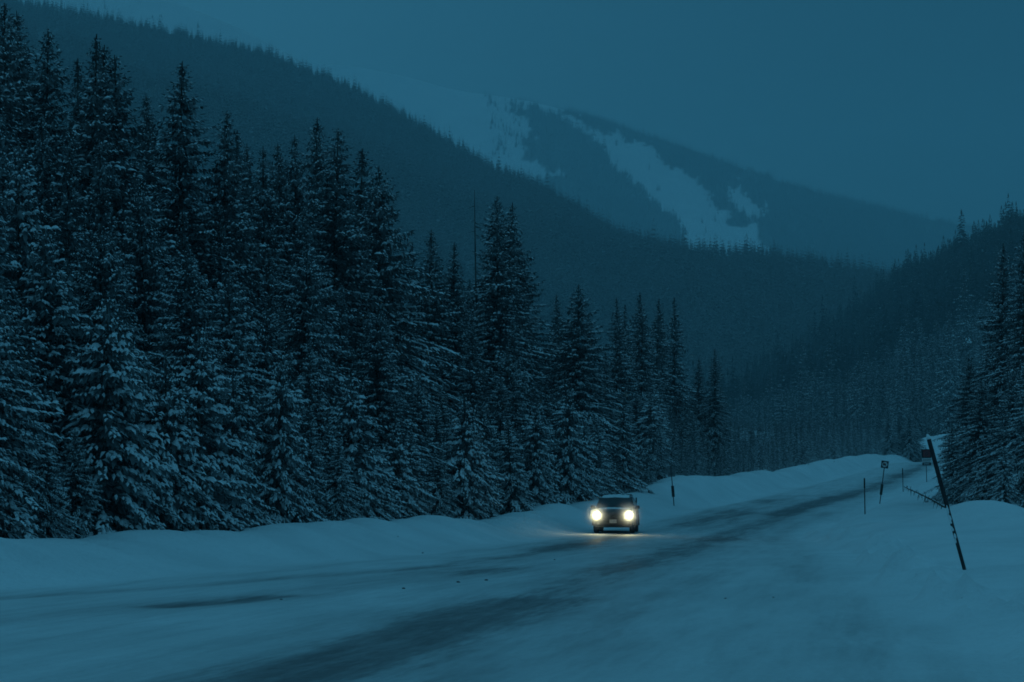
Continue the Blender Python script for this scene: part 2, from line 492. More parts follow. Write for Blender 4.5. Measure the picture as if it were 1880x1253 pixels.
# ------------------------------------------------------------------ mountains
def loft(name, foot, ridge, back_drop, back_run, nu, nv, power, seed, rough, label, forest_fn, upper=None):
    """foot: (photo x, z, Y); ridge: (photo x, photo row, Y); returns grids of points in the world"""
    u = np.linspace(0, 1, nu)
    px0, px1 = ridge[0][0], ridge[-1][0]
    px = px0 + (px1 - px0) * u
    fz, fY = curve([(p[0], p[1]) for p in foot]), curve([(p[0], p[2]) for p in foot])
    rr, rY = curve([(p[0], p[1]) for p in ridge]), curve([(p[0], p[2]) for p in ridge])
    A = np.array([[(p - 940) / F * fY(p), fY(p), fz(p)] for p in px], float)
    B = np.array([tuple(at(p, float(rr(p)), float(rY(p)))) for p in px])
    C = B + np.array([0, back_run, -back_drop])
    v = np.linspace(0, 1, nv)[:, None, None]
    P = A[None] + (B - A)[None] * v
    P[..., 2] = A[None, :, 2] + (B - A)[None, :, 2] * (v[..., 0] ** power)
    vb = np.linspace(0, 1, 8)[1:, None, None]
    Q = B[None] + (C - B)[None] * vb
    P = np.concatenate([P, Q], 0)
    damp = np.concatenate([np.sin(np.linspace(0, math.pi, nv)) ** 0.7, np.zeros(7)])[:, None]
    rel = fbm(P[..., 0] / rough, P[..., 1] / rough, 5, seed) - 0.5
    hgt = np.maximum(30, B[:, 2] - A[:, 2])[None]
    P[..., 2] += rel * hgt * 0.28 * damp
    return P

def loft_object(name, P, forest, label, cat):
    n_v, n_u = P.shape[:2]
    V = P.reshape(-1, 3)
    ii, jj = np.meshgrid(np.arange(n_v - 1), np.arange(n_u - 1), indexing='ij')
    a = (ii * n_u + jj).ravel()
    quads = np.stack([a, a + 1, a + n_u + 1, a + n_u], 1)
    me = bpy.data.meshes.new(name)
    me.vertices.add(len(V)); me.vertices.foreach_set('co', V.ravel())
    me.loops.add(quads.size); me.loops.foreach_set('vertex_index', quads.ravel().astype(np.int32))
    me.polygons.add(len(quads)); me.polygons.foreach_set('loop_start', np.arange(0, quads.size, 4, dtype=np.int32))
    me.polygons.foreach_set('use_smooth', np.ones(len(quads), bool))
    me.update(calc_edges=True)
    at_ = me.attributes.new('forest', 'FLOAT', 'POINT'); at_.data.foreach_set('value', forest.ravel().astype(np.float32))
    return tag(obj(name, me, M_mountain), label, cat, kind='structure')

def pip(px, py, poly):
    inside = np.zeros(px.shape, bool)
    n = len(poly)
    for i in range(n):
        x0, y0 = poly[i]; x1, y1 = poly[(i + 1) % n]
        c = ((y0 > py) != (y1 > py)) & (px < (x1 - x0) * (py - y0) / ((y1 - y0) if y1 != y0 else 1e-9) + x0)
        inside ^= c
    return inside

def proj_np(P):
    dx, dy, dz = P[..., 0], P[..., 1], P[..., 2] - EYE
    dep = dy * CT + dz * ST
    return 940 + F * dx / dep, 626.5 - F * (-dy * ST + dz * CT) / dep

def scatter(P, spacing, mask_fn, seed, vmax_rows):
    """jittered points on a lofted slope, about one per spacing x spacing metres; returns positions"""
    r = np.random.default_rng(seed)
    Pv = P[:vmax_rows]
    a = Pv[:-1, :-1]; b = Pv[:-1, 1:]; c = Pv[1:, :-1]; d = Pv[1:, 1:]
    area = np.hypot(*(b - a)[..., :2].transpose(2, 0, 1)) * np.hypot(*(c - a)[..., :2].transpose(2, 0, 1))
    cnt = r.poisson(area / spacing ** 2)
    idx = np.repeat(np.arange(cnt.size), cnt.ravel())
    s, t = r.random(len(idx))[:, None], r.random(len(idx))[:, None]
    A, B, C, D = (q.reshape(-1, 3)[idx] for q in (a, b, c, d))
    pts = (A * (1 - s) + B * s) * (1 - t) + (C * (1 - s) + D * s) * t
    px, py = proj_np(pts)
    k = (px > -130) & (px < 2010) & (py > -120)
    pts, px, py = pts[k], px[k], py[k]
    k = r.random(len(pts)) < mask_fn(pts, px, py)
    return pts[k]

# right hand forested hill
hill_foot = [(700, 7, 900), (1000, 7, 760), (1250, 8, 620), (1450, 9, 520), (1600, 11, 465), (1700, 14, 440), (1850, 16, 430), (2200, 24, 430), (2700, 40, 430)]
hill_ridge = [(700, 860, 1650), (1000, 800, 1650), (1250, 712, 1650), (1340, 678, 1650), (1440, 640, 1700), (1530, 590, 1700), (1640, 520, 1700), (1720, 492, 1550),
              (1800, 458, 1350), (1880, 412, 1250), (2000, 345, 1200), (2300, 200, 1200), (2700, 90, 1250)]
hill_ridge = [(a, b + 27, c) for a, b, c in hill_ridge]
P_hill = loft('hill', hill_foot, hill_ridge, 120, 500, 200, 70, 1.25, 5, 180, '', None)
loft_object('hill', P_hill, np.ones(P_hill.shape[:2]), 'dark forested hillside rising beyond the bend of the road', 'hill')

# long wooded mountain shoulder
sh_foot = [(-1400, 20, 500), (-600, 14, 520), (0, 10, 560), (600, 8, 700), (1200, 6, 950), (1900, 6, 1150), (2400, 10, 1200)]
sh_ridge = [(-1400, -560, 1900), (-600, -330, 2150), (-200, -120, 2250), (0, 0, 2300), (130, 24, 2350), (300, 60, 2400), (470, 98, 2400), (600, 148, 2400), (700, 196, 2350),
            (780, 240, 2300), (850, 283, 2250), (900, 312, 2200), (960, 336, 2150), (1040, 382, 2000), (1140, 440, 1850), (1233, 462, 1750), (1390, 474, 1750), (1516, 490, 1800),
            (1629, 508, 1850), (1750, 530, 1900), (1900, 550, 2000), (2400, 600, 2200)]
P_sh = loft('mountain', sh_foot, sh_ridge, 160, 700, 420, 110, 1.15, 13, 420, '', None)
px_sh, py_sh = proj_np(P_sh)
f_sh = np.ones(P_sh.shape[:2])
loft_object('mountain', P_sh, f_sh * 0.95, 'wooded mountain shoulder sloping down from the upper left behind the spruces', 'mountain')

# open snow above the tree line of the shoulder
up_foot = [(-1400, 560, 2300), (-600, 520, 2500), (0, 480, 2600), (300, 440, 2700), (520, 420, 2800), (700, 330, 2800), (800, 250, 2800)]
up_ridge = [(-1400, -240, 3000), (-600, -200, 3200), (-100, -130, 3300), (0, -95, 3300), (200, -40, 3300), (330, 8, 3300), (450, 58, 3300), (560, 118, 3250), (700, 215, 3200), (800, 290, 3150)]
P_up = loft('mountain', up_foot, up_ridge, 120, 500, 140, 40, 1.0, 23, 300, '', None)
loft_object('mountain', P_up, np.zeros(P_up.shape[:2]), 'open snow slope above the tree line fading into cloud', 'mountain')

# far mountain with avalanche chute
fm_foot = [(-200, 60, 3600), (500, 60, 3500), (900, 60, 3300), (1300, 50, 3100), (1700, 40, 3100), (2400, 40, 3200)]
fm_ridge = [(-200, 150, 5200), (300, 120, 5200), (500, 112, 5200), (620, 118, 5200), (740, 140, 5200), (850, 168, 5150), (910, 176, 5100), (960, 184, 5050), (1060, 209, 5000), (1150, 238, 4950), (1270, 278, 4900),
            (1400, 323, 4850), (1500, 354, 4800), (1640, 389, 4800), (1760, 416, 4800), (1900, 448, 4900), (2400, 520, 5000)]
P_fm = loft('mountain', fm_foot, fm_ridge, 250, 900, 420, 120, 1.05, 37, 700, '', None)
px_f, py_f = proj_np(P_fm)
woodA = [(952, 196), (1000, 198), (1060, 236), (1100, 256), (1116, 290), (1160, 335), (1205, 368), (1245, 398), (1268, 432), (1272, 470), (1060, 470), (900, 330), (1006, 322), (1030, 306), (985, 292), (962, 292), (974, 262), (978, 240), (958, 222)]
woodB = [(1030, 196), (1105, 244), (1178, 266), (1212, 286), (1270, 318), (1300, 350), (1318, 378), (1336, 404), (1352, 416), (1382, 400), (1398, 420), (1394, 452), (1420, 520), (2400, 700), (2400, 400), (1640, 360), (1400, 300), (1270, 258), (1150, 220)]
gapB = [(1335, 335), (1372, 340), (1396, 362), (1400, 388), (1368, 396), (1348, 372)]
gapB2 = [(1120, 238), (1200, 262), (1180, 272), (1140, 258)]
def far_wood(px, py, blur=4.0):
    jx = 60 * (fbm(px * 0.022, py * 0.022, 4, 61) - 0.5) + 22 * (fbm(px * 0.12, py * 0.08, 2, 62) - 0.5)
    jy = 46 * (fbm(px * 0.025 + 9, py * 0.025, 4, 63) - 0.5) + 22 * (fbm(px * 0.12 + 4, py * 0.08, 2, 64) - 0.5)
    g_ = np.random.default_rng(77)
    a, b_ = px + jx + g_.normal(0, blur, np.shape(px)), py + jy + g_.normal(0, blur, np.shape(px))
    inside = (pip(a, b_, woodA) | pip(a, b_, woodB)) & ~(pip(a, b_, gapB)) & ~(pip(a, b_, gapB2) & (vnoise(px * 0.1, py * 0.1, 65) > 0.4))
    return inside.astype(float)
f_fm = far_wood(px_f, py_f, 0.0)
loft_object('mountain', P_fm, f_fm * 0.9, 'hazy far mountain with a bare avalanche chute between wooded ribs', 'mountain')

# ground sheet under everything, out to the foot of the slopes
gx = np.linspace(-4200, 5200, 120); gy = np.concatenate([np.linspace(-280, 400, 20), np.linspace(440, 6600, 70)])
GX, GY = np.meshgrid(gx, gy)
GZ = -1.6 + 0 * GX - 2.0 * ((GY < 470) & (GX > -300) & (GX < 330)) 
Pg = np.stack([GX, GY, GZ], -1)
loft_object('valley_floor', Pg, np.full(GX.shape, 0.0), 'snowy valley floor', 'ground')

# ------------------------------------------------------------------ trees
class Soup:
    def __init__(s): s.v, s.f = [], []
    def blade(s, p, d, side, L, w, sag):
        """drooping leaf-shaped spray: base, two mid points, tip"""
        b = len(s.v)
        m = p + d * (L * 0.45)
        s.v += [p, m + side * w, p + d * L + Vector((0, 0, -sag)), m - side * w]
        s.f += [(b, b + 1, b + 2), (b, b + 2, b + 3)]
    def pad(s, p, d, side, L, w, th, sag):
        """lumpy pillow of snow lying on a spray"""
        b = len(s.v)
        m = p + d * (L * 0.5)
        tip = p + d * L + Vector((0, 0, -sag))
        zc = Vector((0, 0, th))
        s.v += [p, m + side * w - zc * 0.15, tip, m - side * w - zc * 0.15, m + zc, p + d * (L * 0.2) + zc * 0.55, p + d * (L * 0.82) + zc * 0.5 - Vector((0, 0, sag * 0.6))]
        s.f += [(b, b + 1, b + 4, b + 5), (b + 1, b + 2, b + 6, b + 4), (b + 2, b + 3, b + 4, b + 6), (b + 3, b, b + 5, b + 4)]
    def ridge(s, p, d, side, L, w, up, sag):
        """thin line of snow along a spray, with a raised back"""
        b = len(s.v)
        m = p + d * (L * 0.55)
        s.v += [p, m + side * w, p + d * L - Vector((0, 0, sag)), m - side * w, m + up]
        s.f += [(b, b + 1, b + 4), (b + 1, b + 2, b + 4), (b + 2, b + 3, b + 4), (b + 3, b, b + 4)]
    def lump(s, p, d, side, L, w, th, rnd):
        """small rounded cushion of snow, drooping over its limb"""
        b = len(s.v)
        for k in range(6):
            a = 1.0472 * k
            q = rnd.uniform(0.75, 1.2)
            s.v.append(p + d * (L * math.cos(a) * q) + side * (w * math.sin(a) * q) - Vector((0, 0, th * rnd.uniform(0.15, 0.9))))
        for k in range(3):
            a = 2.0944 * k + 0.5
            s.v.append(p + d * (L * 0.5 * math.cos(a)) + side * (w * 0.5 * math.sin(a)) + Vector((0, 0, th * rnd.uniform(0.7, 1.1))))
        s.f += [(b + 6, b + 7, b + 8), (b, b + 1, b + 6), (b + 1, b + 2, b + 7, b + 6), (b + 2, b + 3, b + 7), (b + 3, b + 4, b + 8, b + 7), (b + 4, b + 5, b + 8), (b + 5, b, b + 6, b + 8)]

def grow(h, r0, seed, snow=0.5, shape='spire', dz=0.205, nwhorl=7, twig_step=0.092, heavy=1.0, base=0.04, twig=1.0):
    rnd = random.Random(seed)
    fol, sno = Soup(), Soup()
    ph = [rnd.uniform(0, 6.28) for _ in range(6)]
    lean = Vector((rnd.uniform(-0.02, 0.02), rnd.uniform(-0.02, 0.02), 0))
    def axis(z):
        return Vector((lean.x * z + 0.06 * math.sin(z * 0.5 + ph[0]), lean.y * z + 0.06 * math.sin(z * 0.45 + ph[1]), z))
    z = h * base
    while z < h - 0.12:
        u = z / h
        if shape == 'spire':
            prof = (1 - u) ** 0.88
        elif shape == 'cone':
            prof = (1 - u) ** 0.8
        else:
            prof = min(1.0, (1 - u) / 0.7) ** 0.95
        prof *= min(1.0, 0.72 + u * 3.0)
        prof *= 1 + 0.16 * math.sin(z * 1.7 + ph[2]) + 0.10 * math.sin(z * 3.9 + ph[3])
        a0 = rnd.uniform(0, 6.28)
        nb = max(4, int(nwhorl * (0.65 + 0.35 * prof) + 0.5))
        for k in range(nb):
            if rnd.random() < 0.07: continue
            az = a0 + 6.283 * k / nb + rnd.uniform(-0.35, 0.35)
            sector = 1 + 0.20 * math.sin(az * 2 + ph[4] + z * 0.7) + 0.13 * math.sin(az * 3 + ph[5] - z * 1.1)
            L = r0 * prof * sector * rnd.uniform(0.68, 1.18) + 0.04 + 0.12 * min(1, (h - z) / 2.0)
            tip_k = min(1.0, 0.38 + (h - z) / 2.6)
            if rnd.random() < 0.05: L *= 1.25
            out = Vector((math.cos(az), math.sin(az), 0)); tan = Vector((-out.y, out.x, 0))
            rise = (0.55 * u ** 3 + 0.02) - 0.16 * (1 - u) + rnd.uniform(-0.12, 0.10)
            droop = -0.48 * (1 - u * 0.7) * rnd.uniform(0.7, 1.25) * (1 + 0.25 * heavy * snow)
            uptip = 0.16 * rnd.uniform(0.3, 1.2)
            z0 = z + rnd.uniform(-0.12, 0.12)
            o0 = axis(max(z0, 0.1))
            def pt(s):
                return o0 + out * (L * s) + Vector((0, 0, L * (rise * s + droop * s * s + uptip * s ** 4))) + tan * (0.05 * L * math.sin(3 * s + k))
            n = max(3, int(L / twig_step))
            s0 = 0.04 if L > 0.7 else 0.0
            sn_here = snow * (1.28 - 0.68 * u)
            for j in range(n):
                s = s0 + (1 - s0) * (j + rnd.random() * 0.8) / n
                p = pt(s)
                for sd in (-1, 1):
                    if rnd.random() < 0.10: continue
                    ang = rnd.uniform(0.55, 1.05) * (1 - 0.35 * s)
                    d = (out * math.cos(ang) + tan * (sd * math.sin(ang)) + Vector((0, 0, rnd.uniform(-0.55, 0.02)))).normalized()
                    tl = tip_k * twig * (0.15 + 0.085 * min(L, 2.2)) * (1.15 - 0.45 * s) * rnd.uniform(0.7, 1.25)
                    side = d.cross(Vector((rnd.uniform(-.3, .3), rnd.uniform(-.3, .3), 1))).normalized()
                    w = tl * rnd.uniform(0.12, 0.20) + 0.008
                    fol.blade(p, d, side, tl, w, tl * rnd.uniform(0.05, 0.3))
                    if s > 0.30 and rnd.random() < sn_here * 1.0:
                        k_ = rnd.uniform(0.7, 1.2)
                        up_ = side.cross(d); up_ = up_ if up_.z > 0 else -up_
                        sno.ridge(p + d * (tl * rnd.uniform(0.05, 0.3)) + Vector((0, 0, 0.015)), d, side, tl * 0.72 * k_, (w * 0.75 + 0.006) * k_ * (0.85 + 0.1 * heavy), up_ * (rnd.uniform(0.015, 0.04) * heavy), tl * 0.2)
                if rnd.random() < 0.75:                      # hanging sprays under the limb
                    d = (out * rnd.uniform(0.1, 0.5) + tan * rnd.uniform(-0.4, 0.4) + Vector((0, 0, -1))).normalized()
                    tl = tip_k * twig * rnd.uniform(0.12, 0.30)
                    fol.blade(p, d, tan if rnd.random() < 0.5 else (tan + out).normalized(), tl, tl * 0.22, 0)
            d = (pt(1.0) - pt(0.85)).normalized()
            fol.blade(pt(0.95), d, tan, 0.3 * tip_k * twig * (0.5 + 0.3 * L), 0.05 + 0.02 * L, 0.02)
            # snow lying along the limb
            if rnd.random() < sn_here * (1.3 - 0.5 * u) and L > 0.3:
                sa = rnd.uniform(0.22, 0.5); sb = rnd.uniform(0.85, 1.03)
                m = max(1, int((sb - sa) * L / (0.13 + 0.03 * heavy)))
                for i in range(m):
                    if rnd.random() < 0.12: continue
                    s = sa + (sb - sa) * (i + rnd.uniform(0.2, 0.8)) / m
                    p = pt(s) + tan * rnd.uniform(-0.08, 0.08) * L
                    dd_ = (pt(min(s + 0.08, 1.05)) - pt(s - 0.08)).normalized()
                    k_ = rnd.uniform(0.65, 1.25) * (0.84 + 0.08 * heavy)
                    sno.lump(p + Vector((0, 0, 0.03)), dd_, tan, (0.10 + 0.015 * L) * k_, (0.036 + 0.013 * min(L, 2)) * k_ * rnd.uniform(0.8, 1.3), 0.042 * k_ * (0.5 + 0.5 * heavy), rnd)
        z += dz * rnd.uniform(0.75, 1.25) * (0.55 + 0.45 * (1 - u) + 0.05)
    # leader
    top = axis(h - 0.1)
    for k in range(7):
        d = Vector((rnd.uniform(-.22, .22), rnd.uniform(-.22, .22), 1)).normalized()
        fol.blade(axis(h - 0.62 + 0.06 * k), d, Vector((1, 0, 0)) if k % 2 else Vector((0, 1, 0)), 0.30, 0.022, -0.02)
    tr = MB()
    k = 9
    tr.tube([axis(h * i / (k - 1) - (0.35 if i == 0 else 0)) for i in range(k)], [max(0.012, (0.010 * h + 0.045) * (1 - i / (k - 1)) ** 0.9) for i in range(k)], 7)
    return fol, sno, tr

PROTO = {}
def proto(key, mat=M_needle, **kw):
    fol, sno, tr = grow(**kw)
    PROTO[key] = dict(h=kw['h'], r=kw['r0'],
                      crown=mesh_from('crown', fol.v, fol.f, False), snow=mesh_from('snow_load', sno.v, sno.f, True), trunk=mesh_from('trunk', tr.v, tr.f, True))
    PROTO[key]['crown'].materials.append(mat); PROTO[key]['snow'].materials.append(M_treesnow); PROTO[key]['trunk'].materials.append(M_bark)
proto('spireA', h=16, r0=2.8, seed=1, snow=0.46, shape='spire')
proto('spireB', h=17, r0=3.2, seed=2, snow=0.50, shape='spire')
proto('spireC', h=15, r0=2.0, seed=3, snow=0.42, shape='column')
proto('slim', h=14, r0=1.5, seed=4, snow=0.40, shape='column', nwhorl=5)
proto('fullA', h=13, r0=3.3, seed=5, snow=0.62, shape='cone')
proto('fullB', h=12, r0=2.6, seed=6, snow=0.66, shape='column')
proto('midA', h=9, r0=2.2, seed=7, snow=0.74, shape='cone', heavy=1.15)
proto('midB', h=8, r0=1.9, seed=8, snow=0.80, shape='column', heavy=1.2)
proto('youngA', h=5, r0=1.35, seed=9, snow=0.95, shape='cone', heavy=1.5, dz=0.18)
proto('youngB', h=4.2, r0=1.1, seed=10, snow=1.0, shape='cone', heavy=1.7, dz=0.18)
TALL = ['spireA', 'spireB', 'spireC']

WORDS = {'spireA': 'tall tapering spruce', 'spireB': 'tall broad spruce', 'spireC': 'tall columnar spruce', 'slim': 'slim spruce', 'fullA': 'full conical spruce',
         'fullB': 'bushy spruce', 'midA': 'snowy conical spruce', 'midB': 'snowy bushy spruce', 'youngA': 'young snow-laden spruce', 'youngB': 'small spruce heaped with snow'}

def tree(key, x, y, height, label, group, width=1.0, rz=None, zoff=0.0):
    p = PROTO[key]
    o = empty('spruce_tree', (x, y, Hz(x, y) - 0.05 + zoff), random.uniform(0, 6.28) if rz is None else rz)
    s = height / p['h']
    o.rotation_euler.x, o.rotation_euler.y = random.gauss(0, 0.014), random.gauss(0, 0.014)
    o.scale = (s * width, s * width, s)
    tag(o, label, 'tree', group)
    obj('trunk', p['trunk'], None, o); obj('crown', p['crown'], None, o); obj('snow_load', p['snow'], None, o)['kind'] = 'stuff'
    return o

def solveY(px, t):
    """distance at which the line running t metres beside the road meets a sight line"""
    k = (px - 940) / F
    yy = np.arange(24, 460, 0.5)
    g = (Xc(yy) + t) - k * yy
    c = np.nonzero(g[:-1] * g[1:] <= 0)[0]
    return float(yy[c[0]]) if len(c) else None

placed = []                                                     # (x, y, radius)
def remember(x, y, r): placed.append((x, y, r))
def free(x, y, r):
    return all((x - a) ** 2 + (y - b) ** 2 > ((r + c) * 0.42) ** 2 for a, b, c in placed)

NEAR_GROUP = 'spruces standing along the snow bank'
# the ones whose tops stand out against the mountain: photo x, row of the tip, metres beside the road, kind, width, label
skyline = [
    (-8, 30, -17, 'spireA', 1.0, 'tall dark spruce cut by the picture edge beside the tallest pair'),
    (24, 8, -19, 'spireB', 1.0, 'tallest spruce of the stand at the far left'),
    (51, 16, -20, 'spireA', 0.95, 'tall dark spruce close beside the tallest one at the left edge, a little lower'),
    (103, 58, -18, 'spireB', 1.0, 'broad dark spruce near the left edge, its tip in front of a snow patch'),
    (142, 106, -21, 'slim', 1.0, 'blunt-topped slim spruce wedged left of a thin spire tip near the left edge'),
    (160, 66, -17, 'slim', 0.9, 'needle-thin spire spruce rising above its neighbours between two broad dark ones'),
    (182, 86, -19, 'spireA', 1.1, 'broad dark spruce just right of the needle-thin spire, with ragged right side'),
    (230, 98, -17, 'spireC', 1.1, 'columnar dark spruce with pointed tip between the ragged broad one and a gap'),
    (271, 170, -19, 'spireA', 0.9, 'lower spruce with snowy shoulders in the gap left of the lone tall spire'),
    (304, 187, -20, 'slim', 0.9, 'short thin spruce tip tucked against the left side of the lone tall spire'),
    (334, 117, -17, 'spireA', 1.05, 'lone tall pointed spruce standing clear just left of the deep skyline notch'),
    (396, 203, -16, 'spireC', 0.9, 'pointed spruce just right of the deep notch in the skyline'),
    (420, 240, -18, 'slim', 1.0, 'slim spruce leaning on the right side of the pointed one beyond the notch'),
    (441, 264, -19, 'spireC', 0.9, 'blunt spruce third from the deep notch, lower than its neighbours'),
    (478, 266, -16, 'spireA', 0.9, 'thin-tipped spruce with open snowy limbs before the middle group of spires'),
    (503, 286, -18, 'spireC', 0.8, 'low spruce tip between two spires left of the twin tall ones'),
    (519, 262, -19, 'spireC', 0.9, 'columnar spruce two tips left of the twin tall spires'),
    (540, 248, -17, 'spireA', 0.9, 'pointed spruce immediately left of the twin tall spires'),
    (573, 216, -18, 'spireB', 0.9, 'higher left one of the twin tall spires in the middle of the forest'),
    (597, 234, -16, 'spireC', 1.1, 'blunter right one of the twin tall spires in the middle of the forest'),
    (640, 264, -17, 'slim', 1.25, 'isolated narrow spruce standing clear between the twin spires and the wide pyramid'),
    (678, 352, -19, 'slim', 0.9, 'short thin tip at the left shoulder of the wide pyramid-shaped spruce'),
    (695, 308, -15, 'fullA', 0.95, 'wide pyramid-shaped spruce at the step where the forest skyline drops'),
    (765, 444, -18, 'slim', 1.0, 'thin low spruce in the dip right of the pyramid-shaped one'),
    (804, 424, -16, 'spireC', 1.0, 'dark spruce standing left in the pair before the big double-topped one'),
    (840, 446, -15, 'spireA', 0.95, 'spruce with an open snowy crown between the dark one and the bare snag'),
    (905, 356, -15, 'spireB', 1.0, 'big dominant dark spruce, higher stem of the double top beside the bare snag'),
    (923, 374, -16, 'spireA', 0.95, 'second lower stem of the double-topped big spruce'),
    (965, 437, -15, 'spireA', 1.05, 'pointed spruce stepping down on the right of the double-topped big one'),
    (1029, 540, -16, 'spireC', 0.9, 'small pointed spruce at the left shoulder of the wide layered one above the car'),
    (1061, 523, -12.5, 'fullA', 1.0, 'wide layered spruce with heavy limbs just behind and above the car'),
    (1090, 575, -16, 'slim', 1.0, 'blunt low spruce at the right shoulder of the wide layered one'),
    (1135, 546, -16, 'spireA', 0.85, 'leftmost thin spire of the row above the round sign post'),
    (1150, 560, -19, 'slim', 0.8, 'second faint thin spire in the row right of the wide layered spruce'),
    (1163, 535, -17, 'slim', 1.1, 'highest thin spire of the row right of the wide layered spruce'),
    (1178, 556, -15, 'spireC', 0.85, 'fourth spire of the row right of the wide layered spruce, with snowy limbs'),
    (1204, 547, -17, 'slim', 0.95, 'dark needle-thin spire before the gap in the row, left of a short tip'),
    (1219, 572, -18, 'slim', 0.8, 'short tip between the last two needle-thin spires of the row'),
    (1233, 546, -16, 'slim', 1.0, 'last dark needle-thin spire of the row where the forest drops to the road'),
    (1278, 656, -15, 'spireC', 0.9, 'lower snowy spruce left of the dark one that ends the forest edge'),
    (1311, 640, -13, 'spireA', 0.9, 'dark spruce standing out at the end of the near forest edge'),
    # front row with a look of their own
    (803, 742, -10.6, 'midA', 0.85, 'slender snow-covered young spruce standing alone in front of a dark gap'),
    (690, 560, -11.6, 'fullA', 1.0, 'large pale snow-dusted spruce filling the front row below the pyramid-shaped one'),
    (932, 640, -11.4, 'fullB', 1.0, 'large pale snowy spruce in the front row under the double-topped big one'),
    (150, 690, -12.2, 'midA', 1.1, 'front-row spruce draped in thick snow under the ragged broad one near the left edge'),
    (30, 650, -12.6, 'midB', 1.15, 'spruce with thick rounded pillows of snow at the left picture edge'),
    (398, 742, -11.8, 'midA', 1.0, 'snow-laden front-row spruce under the deep notch in the skyline'),
    (560, 740, -11.2, 'midB', 1.0, 'snowy front-row spruce under the twin tall spires'),
    (1010, 835, -10.6, 'youngA', 1.0, 'small spruce heaped with snow left of the car'),
    (1052, 868, -10.2, 'youngB', 1.0, 'tiny snow-heaped spruce right by the car roof'),
    (878, 800, -10.4, 'youngA', 0.9, 'young snowy spruce on the bank between the slender young one and the car'),
]
indiv = []
for px, row, t, key, wdt, lab in skyline:
    y = solveY(px, t)
    P = at(px, row, y)
    hgt = P.z - Hz(P.x, P.y) + 0.05
    tree(key, P.x, P.y, hgt, lab, None, wdt * 1.2)
    remember(P.x, P.y, PROTO[key]['r'] * hgt / PROTO[key]['h'])
    indiv.append((P.x, P.y))

# the group beside the leaning post
right_trees = [
    (1829, 448, 107, 'spireB', 1.0, 'tallest spruce of the group right of the road, its pointed tip clear against the hillside'),
    (1884, 428, 101, 'spireB', 1.0, 'tall spruce cut by the right picture edge'),
    (1772, 652, 109, 'fullA', 1.0, 'pale bushy spruce leaning out over the signs from the right-hand group'),
    (1801, 690, 102, 'fullB', 1.1, 'dark-skirted spruce whose limbs reach toward the leaning post'),
    (1850, 670, 95, 'fullA', 1.1, 'heavily snowed spruce under the tallest one of the right-hand group'),
    (1893, 620, 90, 'fullB', 1.0, 'snow-draped spruce standing at the right picture edge in front'),
    (1842, 820, 86, 'youngA', 1.0, 'low snow-heaped spruce behind the rounded snow heap'),
    (1752, 775, 106, 'midA', 1.0, 'small shaded spruce lowest toward the fallen sapling'),
    (1683, 772, 351, 'midA', 1.2, 'small far spruce at the left edge of the bright snow slope by the panel sign'),
    (1668, 752, 350, 'fullB', 1.1, 'far bushy spruce second from the bright snow slope by the panel sign'),
    (1650, 760, 352, 'spireC', 1.2, 'far slim spruce third from the bright snow slope by the panel sign'),
    (1632, 748, 349, 'fullA', 1.0, 'far broad spruce above the tilted square sign'),
]
for px, row, y, key, wdt, lab in right_trees:
    P = at(px, row, y)
    hgt = P.z - Hz(P.x, P.y) + 0.05
    tree(key, P.x, P.y, hgt, lab, None, wdt)
    remember(P.x, P.y, PROTO[key]['r'] * hgt / PROTO[key]['h'])

# the crowd between them: heights stay under the skyline of the stand
ENV = curve([(-200, 120), (0, 130), (80, 150), (200, 215), (330, 290), (370, 330), (460, 325), (560, 330), (620, 340), (680, 400), (750, 500), (870, 510), (930, 540), (1000, 620), (1110, 640),
             (1250, 705), (1300, 725), (1340, 748), (1480, 762), (1600, 762), (1690, 775), (2100, 775)])
ENV_R = curve([(1700, 800), (1750, 690), (1800, 560), (1850, 520), (1900, 480), (2300, 380)])
cands = []
def try_add(y, t, hgt, key, env, minrow=0.0):
    x = float(Xc(y)) + t
    zb = Hz(x, y)
    px, row = project((x, y, zb + hgt))
    if px < -120 or px > 2020: return
    lim = float(env(px)) + minrow
    if row < lim:
        hgt = at(px, lim, y).z - zb
        if hgt < 1.6: return
    r = PROTO[key]['r'] * hgt / PROTO[key]['h']
    if not free(x, y, r): return
    remember(x, y, r)
    cands.append((hgt / y, x, y, hgt, key, t))
rf = random.Random(5)
for _ in range(320):                                            # edge of the stand
    y = 36 + 190 * rf.random() ** 1.35
    t = float(TL(y)) - rf.uniform(4.6, 6.6)
    hgt = rf.choice([2.2, 3, 3.5, 4.5, 5.5, 6.5]) * rf.uniform(0.85, 1.15)
    try_add(y, t, hgt, rf.choice(['youngA', 'youngB', 'youngA', 'midB']), ENV, rf.uniform(40, 160))
for _ in range(360):
    y = 38 + 190 * rf.random() ** 1.3
    t = float(TL(y)) - rf.uniform(6.4, 9.5)
    try_add(y, t, rf.uniform(6, 12), rf.choice(['midA', 'midB', 'fullA', 'fullB', 'spireC']), ENV, rf.uniform(30, 200))
for _ in range(360):
    y = 42 + 190 * rf.random() ** 1.2
    t = float(TL(y)) - rf.uniform(9, 19)
    try_add(y, t, rf.uniform(11, 18), rf.choice(['spireA', 'spireB', 'spireC', 'slim', 'fullA']), ENV, rf.uniform(0, 140))
for _ in range(420):                                            # both sides farther along the road
    y = rf.uniform(190, 440)
    t = float(TL(y)) - rf.uniform(4.8, 30)
    if y > 345 and t > -19: continue
    try_add(y, t, rf.uniform(6, 13), rf.choice(['spireA', 'spireC', 'slim', 'midA', 'midB', 'fullB']), ENV, rf.uniform(0, 60))
